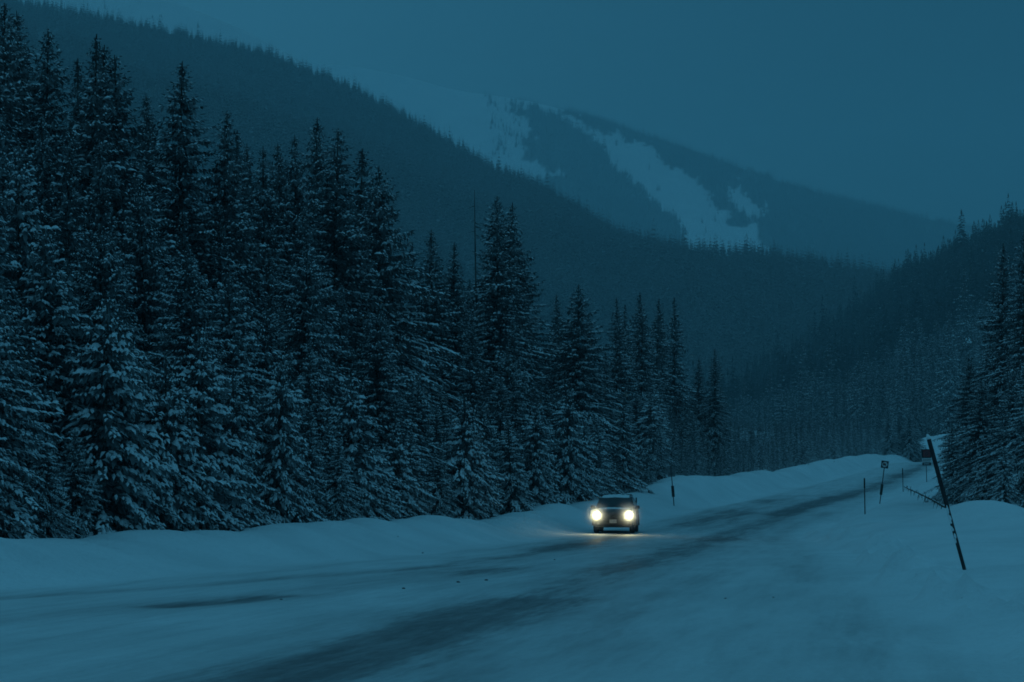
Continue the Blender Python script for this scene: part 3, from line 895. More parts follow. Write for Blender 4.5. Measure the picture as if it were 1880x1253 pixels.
for _ in range(420):
    y = rf.uniform(185, 440)
    t = float(TL(y)) - 4.6 - 32 * rf.random() ** 1.7
    if y > 345 and t > -18: continue
    try_add(y, t, rf.uniform(5, 11), rf.choice(['midA', 'midB', 'fullB', 'spireC', 'youngA']), ENV, rf.uniform(0, 55))
for _ in range(200):
    y = rf.uniform(84, 330)
    t = rf.uniform(13, 34) if y < 130 else rf.uniform(10.5, 34)
    try_add(y, t, rf.uniform(7, 15), rf.choice(['spireA', 'spireB', 'fullA', 'midA', 'slim']), ENV_R, rf.uniform(0, 120))
cands.sort(key=lambda c: (c[5] > 0 and c[2] > 125, -c[0]))
N_IND = 300 - len(skyline) - len(right_trees) - 6
zone_words = {
    'edge': ('on the snow bank', 'young spruces along the top of the snow bank'),
    'mid': ('mid-stand', 'spruces in the middle rows of the stand'),
    'deep': ('deep inside', 'spruces deep in the stand'),
    'far': ('in the small hazy row', 'small hazy spruces farther along the road'),
    'right': ('in the crowd', 'spruces crowding behind the leaning post'),
}
MARKS = [(0, 'beyond the far left edge'), (80, 'below the tallest far left spruce'), (145, 'below the spruce by the snow patch'), (212, 'below the needle-thin spire'),
         (290, 'left of the lone tall spire'), (365, 'below the lone tall spire'), (455, 'below the deep skyline notch'), (552, 'left of the twin tall spires'),
         (618, 'below the twin tall spires'), (668, 'below the isolated narrow spruce'), (745, 'below the wide pyramid spruce'), (790, 'below the dip after the pyramid spruce'),
         (862, 'left of the bare snag'), (948, 'below the double-topped spruce'), (1012, 'right of the double-topped spruce'), (1110, 'behind and above the car'),
         (1190, 'below the row of thin spires'), (1265, 'above the sign seen from behind'), (1345, 'at the end of the near forest edge'), (1440, 'just past the near forest edge'),
         (1540, 'midway to the tilted square sign'), (1640, 'behind the tilted square sign'), (1735, 'behind the stacked panel sign'), (1800, 'left of the right-hand group'),
         (1860, 'under the right-hand group'), (1e9, 'at the right picture edge')]
rest, chosen = [], {}
for i, (_, x, y, hgt, key, t) in enumerate(cands):
    if i >= N_IND or (t > 0 and (y > 125 or x / y * F + 940 > 1900)):
        rest.append((x, y, hgt)); continue
    zn = 'right' if t > 0 else ('far' if y > 185 else ('edge' if t > TL(y) - 6.5 else ('mid' if t > TL(y) - 9.5 else 'deep')))
    px, _r = project((x, y, Hz(x, y) + hgt * 0.5))
    where = next(w for m, w in MARKS if px < m)
    chosen.setdefault((key, zn, where), []).append((hgt / y, x, y, hgt))
ORDER = {1: [''], 2: ['taller ', 'lower '], 3: ['tallest ', 'middling ', 'lowest '], 4: ['tallest ', 'second tallest ', 'second lowest ', 'lowest ']}
for (key, zn, where), lst in chosen.items():
    lst.sort(reverse=True)
    a, g = zone_words[zn]
    names = ORDER.get(len(lst)) or (['tallest ', 'second tallest ', 'third tallest ', 'third lowest ', 'second lowest ', 'lowest '] if len(lst) == 6 else None) or ['tallest ', 'second tallest '] + [''] * (len(lst) - 4) + ['second lowest ', 'lowest ']
    for (_, x, y, hgt), nm in zip(lst, names):
        kw = WORDS[key]
        if nm: kw = kw.replace('tall ', '').replace('small ', '')
        tree(key, x, y, hgt, nm + kw + ' ' + a + ', ' + where, g, rf.uniform(0.88, 1.15))
print('individual spruces', min(N_IND, len(cands)) + len(skyline) + len(right_trees), 'rest', len(rest))

# ---- far woods: instanced coarse trees, one object per wood
def far_tree(name, h, r0, seed, layers, nb, snowp, w=0.30, mat=None):
    rnd = random.Random(seed)
    m1, m2 = Soup(), Soup()
    for i in range(layers):
        u = (i + 0.3) / layers
        L0 = r0 * min(1, (1 - u) / 0.7) ** 0.9 + 0.12
        for k in range(nb):
            az = 6.283 * (k + rnd.random() * 0.8) / nb + i
            L = L0 * rnd.uniform(0.65, 1.25)
            d = Vector((math.cos(az), math.sin(az), -0.45 + 0.7 * u ** 3 + rnd.uniform(-0.15, 0.1)))
            side = Vector((-d.y, d.x, rnd.uniform(-0.25, 0.25)))
            p = Vector((0, 0, h * (u * 0.97 + 0.02) + rnd.uniform(-0.3, 0.3)))
            m1.blade(p, d, side, L, L * w + 0.08, L * 0.22)
            if rnd.random() < snowp:
                m2.blade(p + Vector((0, 0, 0.10)) + d * (0.28 * L), d, side, L * 0.68, (L * w + 0.06) * rnd.uniform(0.4, 0.8), L * 0.12)
    m1.blade(Vector((0, 0, h * 0.9)), Vector((0, 0, 1)), Vector((1, 0, 0)), h * 0.11, 0.14, 0)
    m1.blade(Vector((0, 0, h * 0.9)), Vector((0, 0, 1)), Vector((0, 1, 0)), h * 0.11, 0.14, 0)
    n1 = len(m1.v)
    me = mesh_from(name, m1.v + m2.v, m1.f + [tuple(a + n1 for a in f) for f in m2.f], False)
    me.materials.append(mat or M_needle_far); me.materials.append(M_dusted)
    mi = np.zeros(len(me.polygons), np.int32); mi[len(m1.f):] = 1
    me.polygons.foreach_set('material_index', mi)
    return bpy.data.objects.new(name, me)

def wood(name, pts, heights, protos, label, seed, pick=None):
    """points carry a size and a turn; geometry nodes stand a tree on each"""
    r = np.random.default_rng(seed)
    me = bpy.data.meshes.new(name)
    me.vertices.add(len(pts)); me.vertices.foreach_set('co', np.asarray(pts, np.float32).ravel())
    for nm, vals in (('size', heights), ('turn', r.uniform(0, 6.283, len(pts))), ('girth', r.uniform(0.8, 1.2, len(pts)))):
        a = me.attributes.new(nm, 'FLOAT', 'POINT'); a.data.foreach_set('value', np.asarray(vals, np.float32))
    a = me.attributes.new('kind_index', 'INT', 'POINT'); a.data.foreach_set('value', (r.integers(0, len(protos), len(pts)) if pick is None else pick(r, np.asarray(pts))).astype(np.int32))
    o = obj(name, me)
    c = bpy.data.collections.new(name + '_kinds')
    for i, p in enumerate(protos):
        p.name = '%s_kind_%02d' % (name, i); c.objects.link(p)
    ng = bpy.data.node_groups.new(name + '_nodes', 'GeometryNodeTree')
    ng.interface.new_socket('Geometry', in_out='INPUT', socket_type='NodeSocketGeometry')
    ng.interface.new_socket('Geometry', in_out='OUTPUT', socket_type='NodeSocketGeometry')
    n, l = ng.nodes, ng.links
    gi, go = n.new('NodeGroupInput'), n.new('NodeGroupOutput')
    ci = n.new('GeometryNodeCollectionInfo'); ci.inputs['Collection'].default_value = c
    ci.inputs['Separate Children'].default_value = True; ci.inputs['Reset Children'].default_value = True
    iop = n.new('GeometryNodeInstanceOnPoints'); iop.inputs['Pick Instance'].default_value = True
    def attr(nm, typ='FLOAT'):
        q = n.new('GeometryNodeInputNamedAttribute'); q.data_type = typ; q.inputs['Name'].default_value = nm
        return q.outputs['Attribute']
    sz, gr = attr('size'), attr('girth')
    mu = n.new('ShaderNodeMath'); mu.operation = 'MULTIPLY'; l.new(sz, mu.inputs[0]); l.new(gr, mu.inputs[1])
    cx = n.new('ShaderNodeCombineXYZ'); l.new(mu.outputs[0], cx.inputs[0]); l.new(mu.outputs[0], cx.inputs[1]); l.new(sz, cx.inputs[2])
    cr = n.new('ShaderNodeCombineXYZ'); l.new(attr('turn'), cr.inputs[2])
    l.new(gi.outputs[0], iop.inputs['Points']); l.new(ci.outputs[0], iop.inputs['Instance'])
    l.new(attr('kind_index', 'INT'), iop.inputs['Instance Index'])
    l.new(cr.outputs[0], iop.inputs['Rotation']); l.new(cx.outputs[0], iop.inputs['Scale'])
    l.new(iop.outputs[0], go.inputs[0])
    md = o.modifiers.new('trees', 'NODES'); md.node_group = ng
    return tag(o, label, 'forest', kind='stuff')

# coarse kinds (12 m nominal: size attribute = height / 12)
near_kinds = []
for i, (key, src) in enumerate((('a', dict(h=12, r0=2.1, seed=41, snow=0.65, shape='spire')), ('b', dict(h=12, r0=2.6, seed=42, snow=0.75, shape='cone')), ('c', dict(h=12, r0=1.6, seed=43, snow=0.55, shape='column')))):
    fol, sno, tr = grow(dz=0.55, nwhorl=6, twig_step=0.4, twig=1.6, **src)
    n1 = len(fol.v)
    me = mesh_from('spruce_kind', fol.v + sno.v, fol.f + [tuple(a + n1 for a in f) for f in sno.f], False)
    me.materials.append(M_needle); me.materials.append(M_treesnow)
    mi = np.zeros(len(me.polygons), np.int32); mi[len(fol.f):] = 1
    me.polygons.foreach_set('material_index', mi)
    near_kinds.append(bpy.data.objects.new('spruce_kind', me))
near_kinds2 = [bpy.data.objects.new('spruce_kind', o.data) for o in near_kinds]
mid_kinds = [far_tree('hill_spruce_kind', 12, r, s, 21, 7, sp, mat=M_needle_hill) for r, s, sp in ((1.7, 51, 0.20), (1.35, 52, 0.16), (1.1, 53, 0.10), (1.9, 54, 0.24))]
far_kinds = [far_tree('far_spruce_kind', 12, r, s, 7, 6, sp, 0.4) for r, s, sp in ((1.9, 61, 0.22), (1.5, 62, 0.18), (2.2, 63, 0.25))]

# behind the near stand
pts, hs = [(x, y, Hz(x, y) - 0.1) for x, y, _ in rest], [h_ / 12 for _, _, h_ in rest]
rr_ = random.Random(8)
for _ in range(900):
    y = 42 + 400 * rr_.random()
    t = float(TL(y)) - rr_.uniform(13, 60)
    if y > 345 and t > -20: continue
    x = float(Xc(y)) + t; zb = Hz(x, y); hgt = rr_.uniform(8, 15)
    px, row = project((x, y, zb + hgt))
    if px < -150 or px > 2000: continue
    lim = float(ENV(px)) + rr_.uniform(10, 120)
    if row < lim: hgt = at(px, lim, y).z - zb
    if hgt < 2: continue
    pts.append((x, y, zb - 0.1)); hs.append(hgt / 12)
wood('spruce_forest', pts, hs, near_kinds, 'dim crowded spruces filling the gaps behind the near stand', 3)

def hill_mask(P, px, py): return np.where(P[:, 1] < 820, 0.8, 0.97)
ph_ = scatter(P_hill, 4.4, hill_mask, 15, 73)
wood('hillside_forest', ph_, np.random.default_rng(3).lognormal(0.0, 0.30, len(ph_)) * np.where(ph_[:, 1] < 820, 0.95, 1.2), near_kinds2 + mid_kinds, 'dense dark spruce forest on the hillside beyond the bend', 4,
     lambda r, P: np.where(P[:, 1] < 820, r.integers(0, 3, len(P)), 3 + r.integers(0, 4, len(P))))
def sh_mask(P, px, py):
    open_ = (pip(px, py, [(66, 60), (120, 58), (112, 78), (70, 84)])).astype(float)
    n = fbm(P[:, 0] / 60, P[:, 1] / 60, 3, 91)
    return np.clip(1.0 - open_, 0, 1) * np.where(n > 0.24, 0.98, 0.6)
ps_ = scatter(P_sh, 5.6, sh_mask, 16, 112)
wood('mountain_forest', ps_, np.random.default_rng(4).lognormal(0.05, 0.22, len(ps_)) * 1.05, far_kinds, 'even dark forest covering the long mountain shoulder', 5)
def up_mask(P, px, py):
    d = np.interp(px, [-130, 0, 130, 300, 470], [-20, 0, 24, 60, 98])
    return np.where((px < 430) & (py < 90), 0.10 * np.exp(-np.maximum(0, d - py) / 30.0), 0) * (fbm(px * 0.03, py * 0.06, 3, 4) > 0.5)
pu_ = scatter(P_up, 7.0, up_mask, 17, 40)
wood('treeline_spruces', pu_, np.random.default_rng(5).lognormal(-0.1, 0.25, len(pu_)) * 0.95, far_kinds, 'scattered stunted spruces on the open snow at the tree line', 6)
def fm_mask(P, px, py):
    w_ = far_wood(px, py) * np.where(fbm(px * 0.035, py * 0.05, 4, 70) > 0.36, 1.0, 0.45)
    sparse = pip(px, py, [(890, 176), (960, 186), (975, 250), (960, 300), (900, 292)]) * 0.16 + 0.012 * pip(px, py, [(1110, 255), (1300, 340), (1390, 440), (1270, 440)])
    return np.clip(w_ + sparse * (vnoise(px * 0.12, py * 0.12, 7) > 0.45), 0, 1)
pf_ = scatter(P_fm, 8.0, fm_mask, 18, 121)
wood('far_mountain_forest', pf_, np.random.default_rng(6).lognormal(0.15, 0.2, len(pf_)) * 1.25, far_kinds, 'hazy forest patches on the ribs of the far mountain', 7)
print('wood counts', len(pts), len(ph_), len(ps_), len(pu_), len(pf_))

# ---- bare snag beside the double-topped spruce
def snag(px, row_top, y, label, lean=0.02):
    P = at(px, row_top, y); zb = Hz(P.x, y)
    H_ = P.z - zb
    o = empty('dead_tree', (P.x - lean * H_ * -0.2, y, zb - 0.1)); tag(o, label, 'dead tree')
    k = 8
    MB().tube([(0.06 * math.sin(i) - lean * H_ * (i / (k - 1)) ** 2, 0, H_ * i / (k - 1)) for i in range(k)], [0.085 * (1 - i / (k - 1)) ** 0.7 + 0.014 for i in range(k)], 7).build('trunk', M_deadwood, o, True)
    b = MB(); rs = random.Random(3)
    for i in range(26):
        z = H_ * rs.uniform(0.35, 0.97); a = rs.uniform(0, 6.28); L = rs.uniform(0.15, 0.5)
        x0 = -lean * H_ * (z / H_) ** 2
        b.tube([(x0, 0, z), (x0 + math.cos(a) * L, math.sin(a) * L, z - 0.08 - rs.uniform(0, .1))], [0.02, 0.006], 4)
    b.build('dead_limbs', M_deadwood, o)
snag(879, 346, solveY(879, -16), 'bare dead spar sticking up at the left side of the double-topped big spruce')

# ------------------------------------------------------------------ roadside furniture
M_post = speckled('weathered_post', (0.03, 0.03, 0.032), (0.08, 0.078, 0.075), 12, 0.35, 0.65, 0.85, 0.2, 0.4, 40, (1, 1, 0.2))
M_steel = speckled('galvanised_steel', (0.13, 0.14, 0.145), (0.22, 0.23, 0.235), 14, 0.35, 0.65, 0.6, 0.4, metal=0.3)
M_black = speckled('black_sign_face', (0.012, 0.012, 0.014), (0.025, 0.025, 0.028), 8, 0.4, 0.6, 0.6, 0.3)
M_red = speckled('red_sign_face', (0.17, 0.018, 0.02), (0.24, 0.03, 0.032), 8, 0.4, 0.6, 0.6, 0.3)
M_white = speckled('white_sign_face', (0.5, 0.5, 0.5), (0.62, 0.62, 0.61), 8, 0.4, 0.6, 0.6, 0.3)
M_green = speckled('dark_green_marker', (0.010, 0.022, 0.016), (0.02, 0.035, 0.026), 8, 0.4, 0.6, 0.7, 0.3)
M_marker = speckled('dull_marker_stake', (0.05, 0.055, 0.05), (0.10, 0.10, 0.09), 8, 0.4, 0.6, 0.7, 0.3)

# leaning post in the snow
yp = min(np.arange(30, 46, 0.1), key=lambda q: abs(at(1771, 1047, q).z - Hz(at(1771, 1047, q).x, q)))
P0, P1 = at(1771, 1047, yp), at(1705, 806, yp + 0.2)
o = empty('leaning_post', P0); tag(o, 'dark timber post leaning steeply left out of the roadside snow', 'post')
D = P1 - P0; L = D.length; D.normalize()
sd = D.cross(Vector((0, 1, 0))).normalized()
MB().tube([D * (-0.4), D * (0.3), D * (L * 0.5)], [0.033, 0.033, 0.032], 10).build('lower_post', M_post, o, True)
MB().tube([D * (L * 0.46), D * (L * 0.48), D * (L * 0.99), D * L], [0.034, 0.041, 0.040, 0.035], 12).build('sleeve', M_black, o, True)
sc = MB(); rs = random.Random(12)
for i in range(20):                                               # rime and snow stuck on the weather side
    k = rs.choice([rs.uniform(0.38, 0.50), rs.uniform(0.36, 0.50), rs.uniform(0.2, 0.50)])
    p = D * (L * k) - sd * -0.030 * rs.choice([1, 1, 0.4]) + Vector((0, -0.035, 0.0))
    r_ = rs.uniform(0.010, 0.026)
    sc.tube([p - D * r_ * 2.4, p - D * r_, p + D * r_, p + D * r_ * 2.2], [r_ * 0.3, r_, r_ * 0.8, r_ * 0.2], 6)
sc.build('snow_crust', M_carsnow, o, True)
MB().tube([D * (L - 0.01), D * (L + 0.05), D * (L + 0.09)], [0.038, 0.036, 0.012], 10).build('snow_cap', M_carsnow, o, True)

# fallen sapling leaning off the bank
A, B = at(1775, 938, 78.0), at(1661, 895, 74.0)
A.z = Hz(A.x, A.y) - 0.05
o = empty('dead_sapling', A); tag(o, 'dead bare sapling leaning low from the snow behind the leaning post', 'dead tree')
D = B - A; L = D.length; D.normalize()
MB().tube([D * (L * k / 6) + Vector((0, 0, 0.10 * math.sin(math.pi * k / 6))) for k in range(7)], [0.036 * (1 - k / 7.5) + 0.005 for k in range(7)], 7).build('trunk', M_bark, o, True)
b = MB(); rs = random.Random(2)
for i in range(95):
    k = rs.uniform(0.05, 1.0); p = D * (L * k) + Vector((0, 0, 0.10 * math.sin(math.pi * k)))
    a = rs.uniform(0, 6.28)
    ax = Vector((rs.uniform(-.3, .3), math.cos(a), math.sin(a) - 0.25)).normalized() + D * 0.35
    l_ = rs.uniform(0.10, 0.36) * (1.1 - 0.55 * k)
    b.tube([p, p + ax * l_ * 0.6, p + ax * l_ + Vector((0, 0, -0.04))], [0.010, 0.008, 0.004], 4)
b.build('twigs', M_bark, o)
sn = MB()
for i in range(14):
    k = rs.uniform(0.1, 0.9); p = D * (L * k) + Vector((0, 0, 0.10 * math.sin(math.pi * k) + 0.035))
    sn.tube([p - D * 0.09, p - D * 0.03, p + D * 0.04, p + D * 0.1], [0.006, 0.022, 0.02, 0.005], 6)
sn.build('snow_line', M_carsnow, o, True)

def sight(px, row, y):
    P = at(px, row, y); P.z = Hz(P.x, P.y); return P

# square sign with a pale disc on a tilted post
y = 128.0
P0, P1 = at(1615, 913, y), at(1625, 847, y)
z0 = Hz(P0.x, y)
o = empty('road_sign', (P0.x, y, z0)); tag(o, 'small square dark sign with a pale disc on a tilted post', 'road sign')
D = Vector((P1.x - P0.x, 0, P1.z - z0)); Ls = D.length; D.normalize(); U = D; Rt = Vector((U.z, 0, -U.x))
MB().tube([D * -0.3, D * (Ls - 0.05)], 0.03, 8).build('post', M_post, o, True)
Mr = Matrix((Rt, Vector((0, 1, 0)), U)).transposed()
MB().box(D * 0.92, (0.16, 0.05, 0.68), Mr).build('marker_sleeve', M_green, o, bevel=0.006)
pc = D * (Ls - 0.22)
MB().box(pc + Vector((0, -0.045, 0)), (0.47, 0.012, 0.47), Mr).build('plate', M_black, o, bevel=0.004)
MB().disc(pc + Vector((0, -0.052, 0)), (0, -1, 0), 0.175, 0.006, 24).build('disc', M_white, o)
sy = MB(); sy.box(pc + Vector((0, -0.062, 0)) + Rt * -0.03 + U * 0.03, (0.17, 0.006, 0.07), Mr); sy.box(pc + Vector((0, -0.062, 0)) + Rt * 0.02 + U * -0.03, (0.11, 0.006, 0.06), Mr); sy.box(pc + Vector((0, -0.062, 0)) + Rt * -0.09 + U * 0.0, (0.05, 0.006, 0.12), Mr)
sy.build('symbol', M_black, o)
MB().box(pc + Vector((0, -0.066, 0)), (0.33, 0.004, 0.022), Mr @ Matrix.Rotation(R(45), 3, 'Y')).build('red_slash', M_red, o)

# tall panel sign
y = 168.0
P0, P1 = at(1701.5, 884, y), at(1699.5, 825, y)
z0 = Hz(P0.x, y)
o = empty('road_sign', (P0.x, y, z0)); tag(o, 'larger sign of stacked red, white and black panels half hidden by the leaning post', 'road sign')
top = P1.z - z0
MB().tube([(0, 0, -0.3), (-0.04, 0, top - 0.05)], 0.035, 8).build('post', M_steel, o, True)
tilt = Matrix.Rotation(R(3), 3, 'Y')
def panel(nm, cx, cz, w, h_, mat, yy=-0.05, th=0.012, taper=0.0):
    m = MB(); a, c = w / 2, h_ / 2
    vs = [(cx - a + taper, yy, cz - c), (cx + a - taper, yy, cz - c), (cx + a, yy, cz + c), (cx - a, yy, cz + c)]
    vs += [(x_, yy - th, z_) for x_, _, z_ in vs]
    m.add(vs, [(0, 1, 2, 3), (7, 6, 5, 4), (0, 4, 5, 1), (1, 5, 6, 2), (2, 6, 7, 3), (3, 7, 4, 0)])
    return m.build(nm, mat, o)
panel('upper_panel', 0.0, top - 0.38, 0.90, 0.74, M_black, taper=0.05)
panel('red_field', 0.0, top - 0.42, 0.58, 0.46, M_red, -0.064, 0.006)
rg = MB()
for k in range(20):
    a0, a1 = 2 * math.pi * k / 20, 2 * math.pi * (k + 1) / 20
    q = [(math.cos(a) * r_, -0.073, top - 0.42 + math.sin(a) * r_) for a, r_ in ((a0, 0.11), (a1, 0.11), (a1, 0.155), (a0, 0.155))]
    rg.add(q + [(x_, -0.077, z_) for x_, _, z_ in q], [(4, 5, 6, 7), (0, 3, 2, 1), (3, 7, 6, 2), (0, 1, 5, 4)])
rg.box((0, -0.0755, top - 0.42), (0.24, 0.004, 0.035), Matrix.Rotation(R(45), 3, 'Y'))
rg.build('ring_symbol', M_black, o)
panel('title_strip', 0.0, top - 0.115, 0.66, 0.09, M_red, -0.064, 0.006)
panel('white_panel', 0.0, top - 0.93, 0.80, 0.34, M_white, taper=0.02)
tx = MB(); rs = random.Random(4)
for r_ in range(2):
    x_ = -0.30
    while x_ < 0.27:
        w_ = rs.uniform(0.05, 0.10); tx.box((x_ + w_ / 2, -0.064, top - 0.87 - r_ * 0.12), (w_, 0.004, 0.05)); x_ += w_ + 0.03
tx.build('lettering', M_black, o)
panel('black_panel', 0.0, top - 1.24, 0.72, 0.24, M_black)
tx = MB(); x_ = -0.24
while x_ < 0.2:
    w_ = rs.uniform(0.05, 0.09); tx.box((x_ + w_ / 2, -0.064, top - 1.24), (w_, 0.004, 0.07)); x_ += w_ + 0.025
tx.build('lettering', M_white, o)

# sign seen from behind, on the bank across the road
y = 119.0
P0, P1 = at(1237.5, 924, y), at(1231.5, 856, y)
z0 = Hz(P0.x, y)
o = empty('road_sign', (P0.x, y, z0)); tag(o, 'grey back of a sign with dark marker plate on the snow bank beyond the car', 'road sign')
D = Vector((P1.x - P0.x, 0, P1.z - z0)); Ls = D.length; D.normalize(); Rt = Vector((D.z, 0, -D.x)); Mr = Matrix((Rt, Vector((0, 1, 0)), D)).transposed()
MB().tube([D * -0.3, D * Ls], 0.028, 8).build('post', M_post, o, True)
MB().box(D * (Ls - 0.32) + Vector((0, 0.04, 0)), (0.44, 0.014, 0.64), Mr).build('plate', M_steel, o, bevel=0.004)
br = MB(); br.box(D * (Ls - 0.16) + Vector((0, 0.028, 0)), (0.30, 0.016, 0.03), Mr); br.box(D * (Ls - 0.48) + Vector((0, 0.028, 0)), (0.30, 0.016, 0.03), Mr)
br.build('bracket', M_post, o)
MB().box(D * 0.86 + Vector((0, -0.045, 0)), (0.17, 0.03, 0.66), Mr).build('marker_plate', M_black, o, bevel=0.005)

# snow stakes
def stake(px0, row0, px1, row1, y, label, r_=0.028, mat=M_marker):
    P0, P1 = at(px0, row0, y), at(px1, row1, y)
    z0 = Hz(P0.x, y)
    o = empty('marker_post', (P0.x, y, z0)); tag(o, label, 'marker post')
    v = Vector((P1.x - P0.x, 0, P1.z - z0))
    MB().tube([v * -0.15, v * 0.5, v], [r_, r_, r_ * 0.9], 8).build('stake', mat, o, True)
    MB().tube([v * 0.72, v * 0.99], [r_ * 1.35, r_ * 1.35], 8).build('band', M_green, o, True)
    return o
stake(1588, 937, 1587, 878, 95, 'thin marker post planted left of the tilted square sign')
stake(1658, 892, 1657, 860, 152, 'short thin marker post standing between the two sign faces', 0.03)
stake(1532, 869, 1532, 851, 235, 'tiny far marker post on the bank across the road', 0.035)
stake(1168.5, 938, 1168, 914, 106, 'thin dark marker post just behind the car', 0.028, M_post)

# clods on the road
M_clod = speckled('dirty_ice', (0.05, 0.05, 0.05), (0.16, 0.16, 0.16), 20, 0.35, 0.65, 0.8, 0.2)
clod_words = ['biggest dark ice clod lying between the two tyre tracks', 'dark ice clod just right of the biggest one', 'small clod left of the biggest one, near the far track', 'dark crumb beside the blotch in the far tyre track',
              'tiny clod far along the road toward the car', 'tiny clod on the road edge below the young spruces', 'second tiny clod on the road edge below the young spruces', 'rounder speck of ice on the wide snowy shoulder, nearer the tracks', 'flat crumb of ice beside another one on the wide snowy shoulder']
for (px, row, r_), lab in zip([(841, 1077, 0.040), (893, 1072, 0.038), (741, 1090, 0.034), (516, 1110, 0.024), (1018, 1030, 0.03), (730, 1008, 0.04), (776, 1016, 0.04), (1332, 1106, 0.022), (1420, 1104, 0.02)], clod_words):
    d_ = at(px, row, 1.0) - Vector((0, 0, EYE)); yy = EYE / -d_.z
    x_ = d_.x * yy; z_ = Hz(x_, yy)
    rs = random.Random(int(px)); m = MB(); n_ = 9
    rings = [(0.0, 0.75), (0.35, 1.0), (0.7, 0.75), (0.95, 0.3)]
    vs = [Vector((math.cos(6.283 * k / n_) * q * 0.62 * r_ * rs.uniform(0.75, 1.25) * 1.5, math.sin(6.283 * k / n_) * q * 0.62 * r_ * rs.uniform(0.75, 1.25), (zz - 0.12) * r_ * 0.7)) for zz, q in rings for k in range(n_)]
    fs = [(i * n_ + k, i * n_ + (k + 1) % n_, (i + 1) * n_ + (k + 1) % n_, (i + 1) * n_ + k) for i in range(3) for k in range(n_)] + [tuple(3 * n_ + k for k in range(n_))]
    m.add(vs, fs)
    c_ = m.build('ice_clod', M_clod); c_.location = (x_, yy, z_); tag(c_, lab, 'ice clod')

# ------------------------------------------------------------------ car
CARPOS = at(1127, 980, 88.3)
cz = Hz(CARPOS.x, 90.0) - 0.01
car = empty('parked_car', (CARPOS.x + 0.22, 90.4, cz), R(-6.6))
car.name = 'sport_utility_vehicle'
tag(car, 'dark snow-dusted car coming along the road with both headlights glaring', 'car')
M_paint, pn, pl_, pb = material('dark_car_paint', (0.018, 0.019, 0.022), 0.35, 0.5)
pt_ = pn.new('ShaderNodeTexNoise'); pt_.inputs['Scale'].default_value = 3.5; pt_.inputs['Detail'].default_value = 7
ptc = pn.new('ShaderNodeTexCoord'); pl_.new(ptc.outputs['Object'], pt_.inputs['Vector'])
prr = pn.new('ShaderNodeValToRGB'); prr.color_ramp.elements[0].position = 0.42; prr.color_ramp.elements[0].color = (0.016, 0.017, 0.02, 1)
prr.color_ramp.elements[1].position = 0.72; prr.color_ramp.elements[1].color = (0.11, 0.11, 0.11, 1)      # road salt
pl_.new(pt_.outputs['Fac'], prr.inputs['Fac']); pl_.new(prr.outputs['Color'], pb.inputs['Base Color'])
prg = pn.new('ShaderNodeMapRange'); prg.inputs['To Min'].default_value = 0.3; prg.inputs['To Max'].default_value = 0.8; pl_.new(pt_.outputs['Fac'], prg.inputs['Value']); pl_.new(prg.outputs['Result'], pb.inputs['Roughness'])
M_trim = speckled('black_trim', (0.012, 0.012, 0.013), (0.04, 0.04, 0.04), 9, 0.4, 0.7, 0.7, 0.3)
M_glass, _, _, gb = material('car_glass', (0.012, 0.014, 0.016), 0.12, 0.5)
M_rubber = speckled('tyre_rubber', (0.012, 0.012, 0.012), (0.07, 0.07, 0.07), 16, 0.45, 0.75, 0.9, 0.15)
M_rim = speckled('dull_rim', (0.10, 0.10, 0.105), (0.2, 0.2, 0.2), 9, 0.4, 0.6, 0.5, 0.5, metal=0.6)
M_lamp, ln_, ll_, lb_ = material('headlight_lens', (0.9, 0.9, 0.85), 0.2, 0.5)
lb_.inputs['Emission Color'].default_value = (1.0, 0.92, 0.58, 1); lb_.inputs['Emission Strength'].default_value = 40.0
M_plate = speckled('number_plate', (0.3, 0.3, 0.3), (0.45, 0.45, 0.44), 12, 0.4, 0.6, 0.6, 0.3)

# front of the car points to local -y; length 4.5, width 1.86
HL, HW = 2.25, 0.93
def section_shell(secs):
    """loft a closed outline (list of (x, z)) along y"""
    m = MB(); n_ = len(secs[0][1]); vs = []
    for y_, prof in secs: vs += [(x_, y_, z_) for x_, z_ in prof]
    fs = []
    for i in range(len(secs) - 1):
        for k in range(n_):
            a_, b_ = i * n_ + k, i * n_ + (k + 1) % n_
            fs.append((a_, b_, b_ + n_, a_ + n_))
    fs.append(tuple(range(n_ - 1, -1, -1))); fs.append(tuple((len(secs) - 1) * n_ + k for k in range(n_)))
    return m.add(vs, fs)
def lower(w, zb, zt, crown=0.03):
    h = [(0.0, zb), (w * 0.72, zb), (w * 0.95, zb + 0.07), (w, zb + 0.28), (w, zt - 0.22), (w * 0.965, zt - 0.06), (w * 0.86, zt), (0.0, zt + crown)]
    return h + [(-x_, z_) for x_, z_ in h[-2:0:-1]]
secs = [(-HL, lower(0.80, 0.40, 0.80)), (-HL + 0.07, lower(0.87, 0.30, 0.93)), (-HL + 0.3, lower(0.92, 0.27, 0.99)), (-HL + 0.75, lower(HW, 0.27, 1.03)), (-1.0, lower(HW, 0.27, 1.07)),
        (0.2, lower(HW, 0.27, 1.07)), (1.5, lower(HW, 0.27, 1.09)), (HL - 0.25, lower(0.91, 0.30, 1.08)), (HL - 0.05, lower(0.86, 0.36, 1.02)), (HL, lower(0.80, 0.42, 0.95))]
body = section_shell(secs).build('body', M_paint, car, True)
def cab(w, wt, zb, zt):
    h = [(0.0, zb), (w, zb), (w * 0.985, zb + 0.06), (wt, zt - 0.05), (wt * 0.93, zt - 0.005), (0.0, zt + 0.015)]
    return h + [(-x_, z_) for x_, z_ in h[-2:0:-1]]
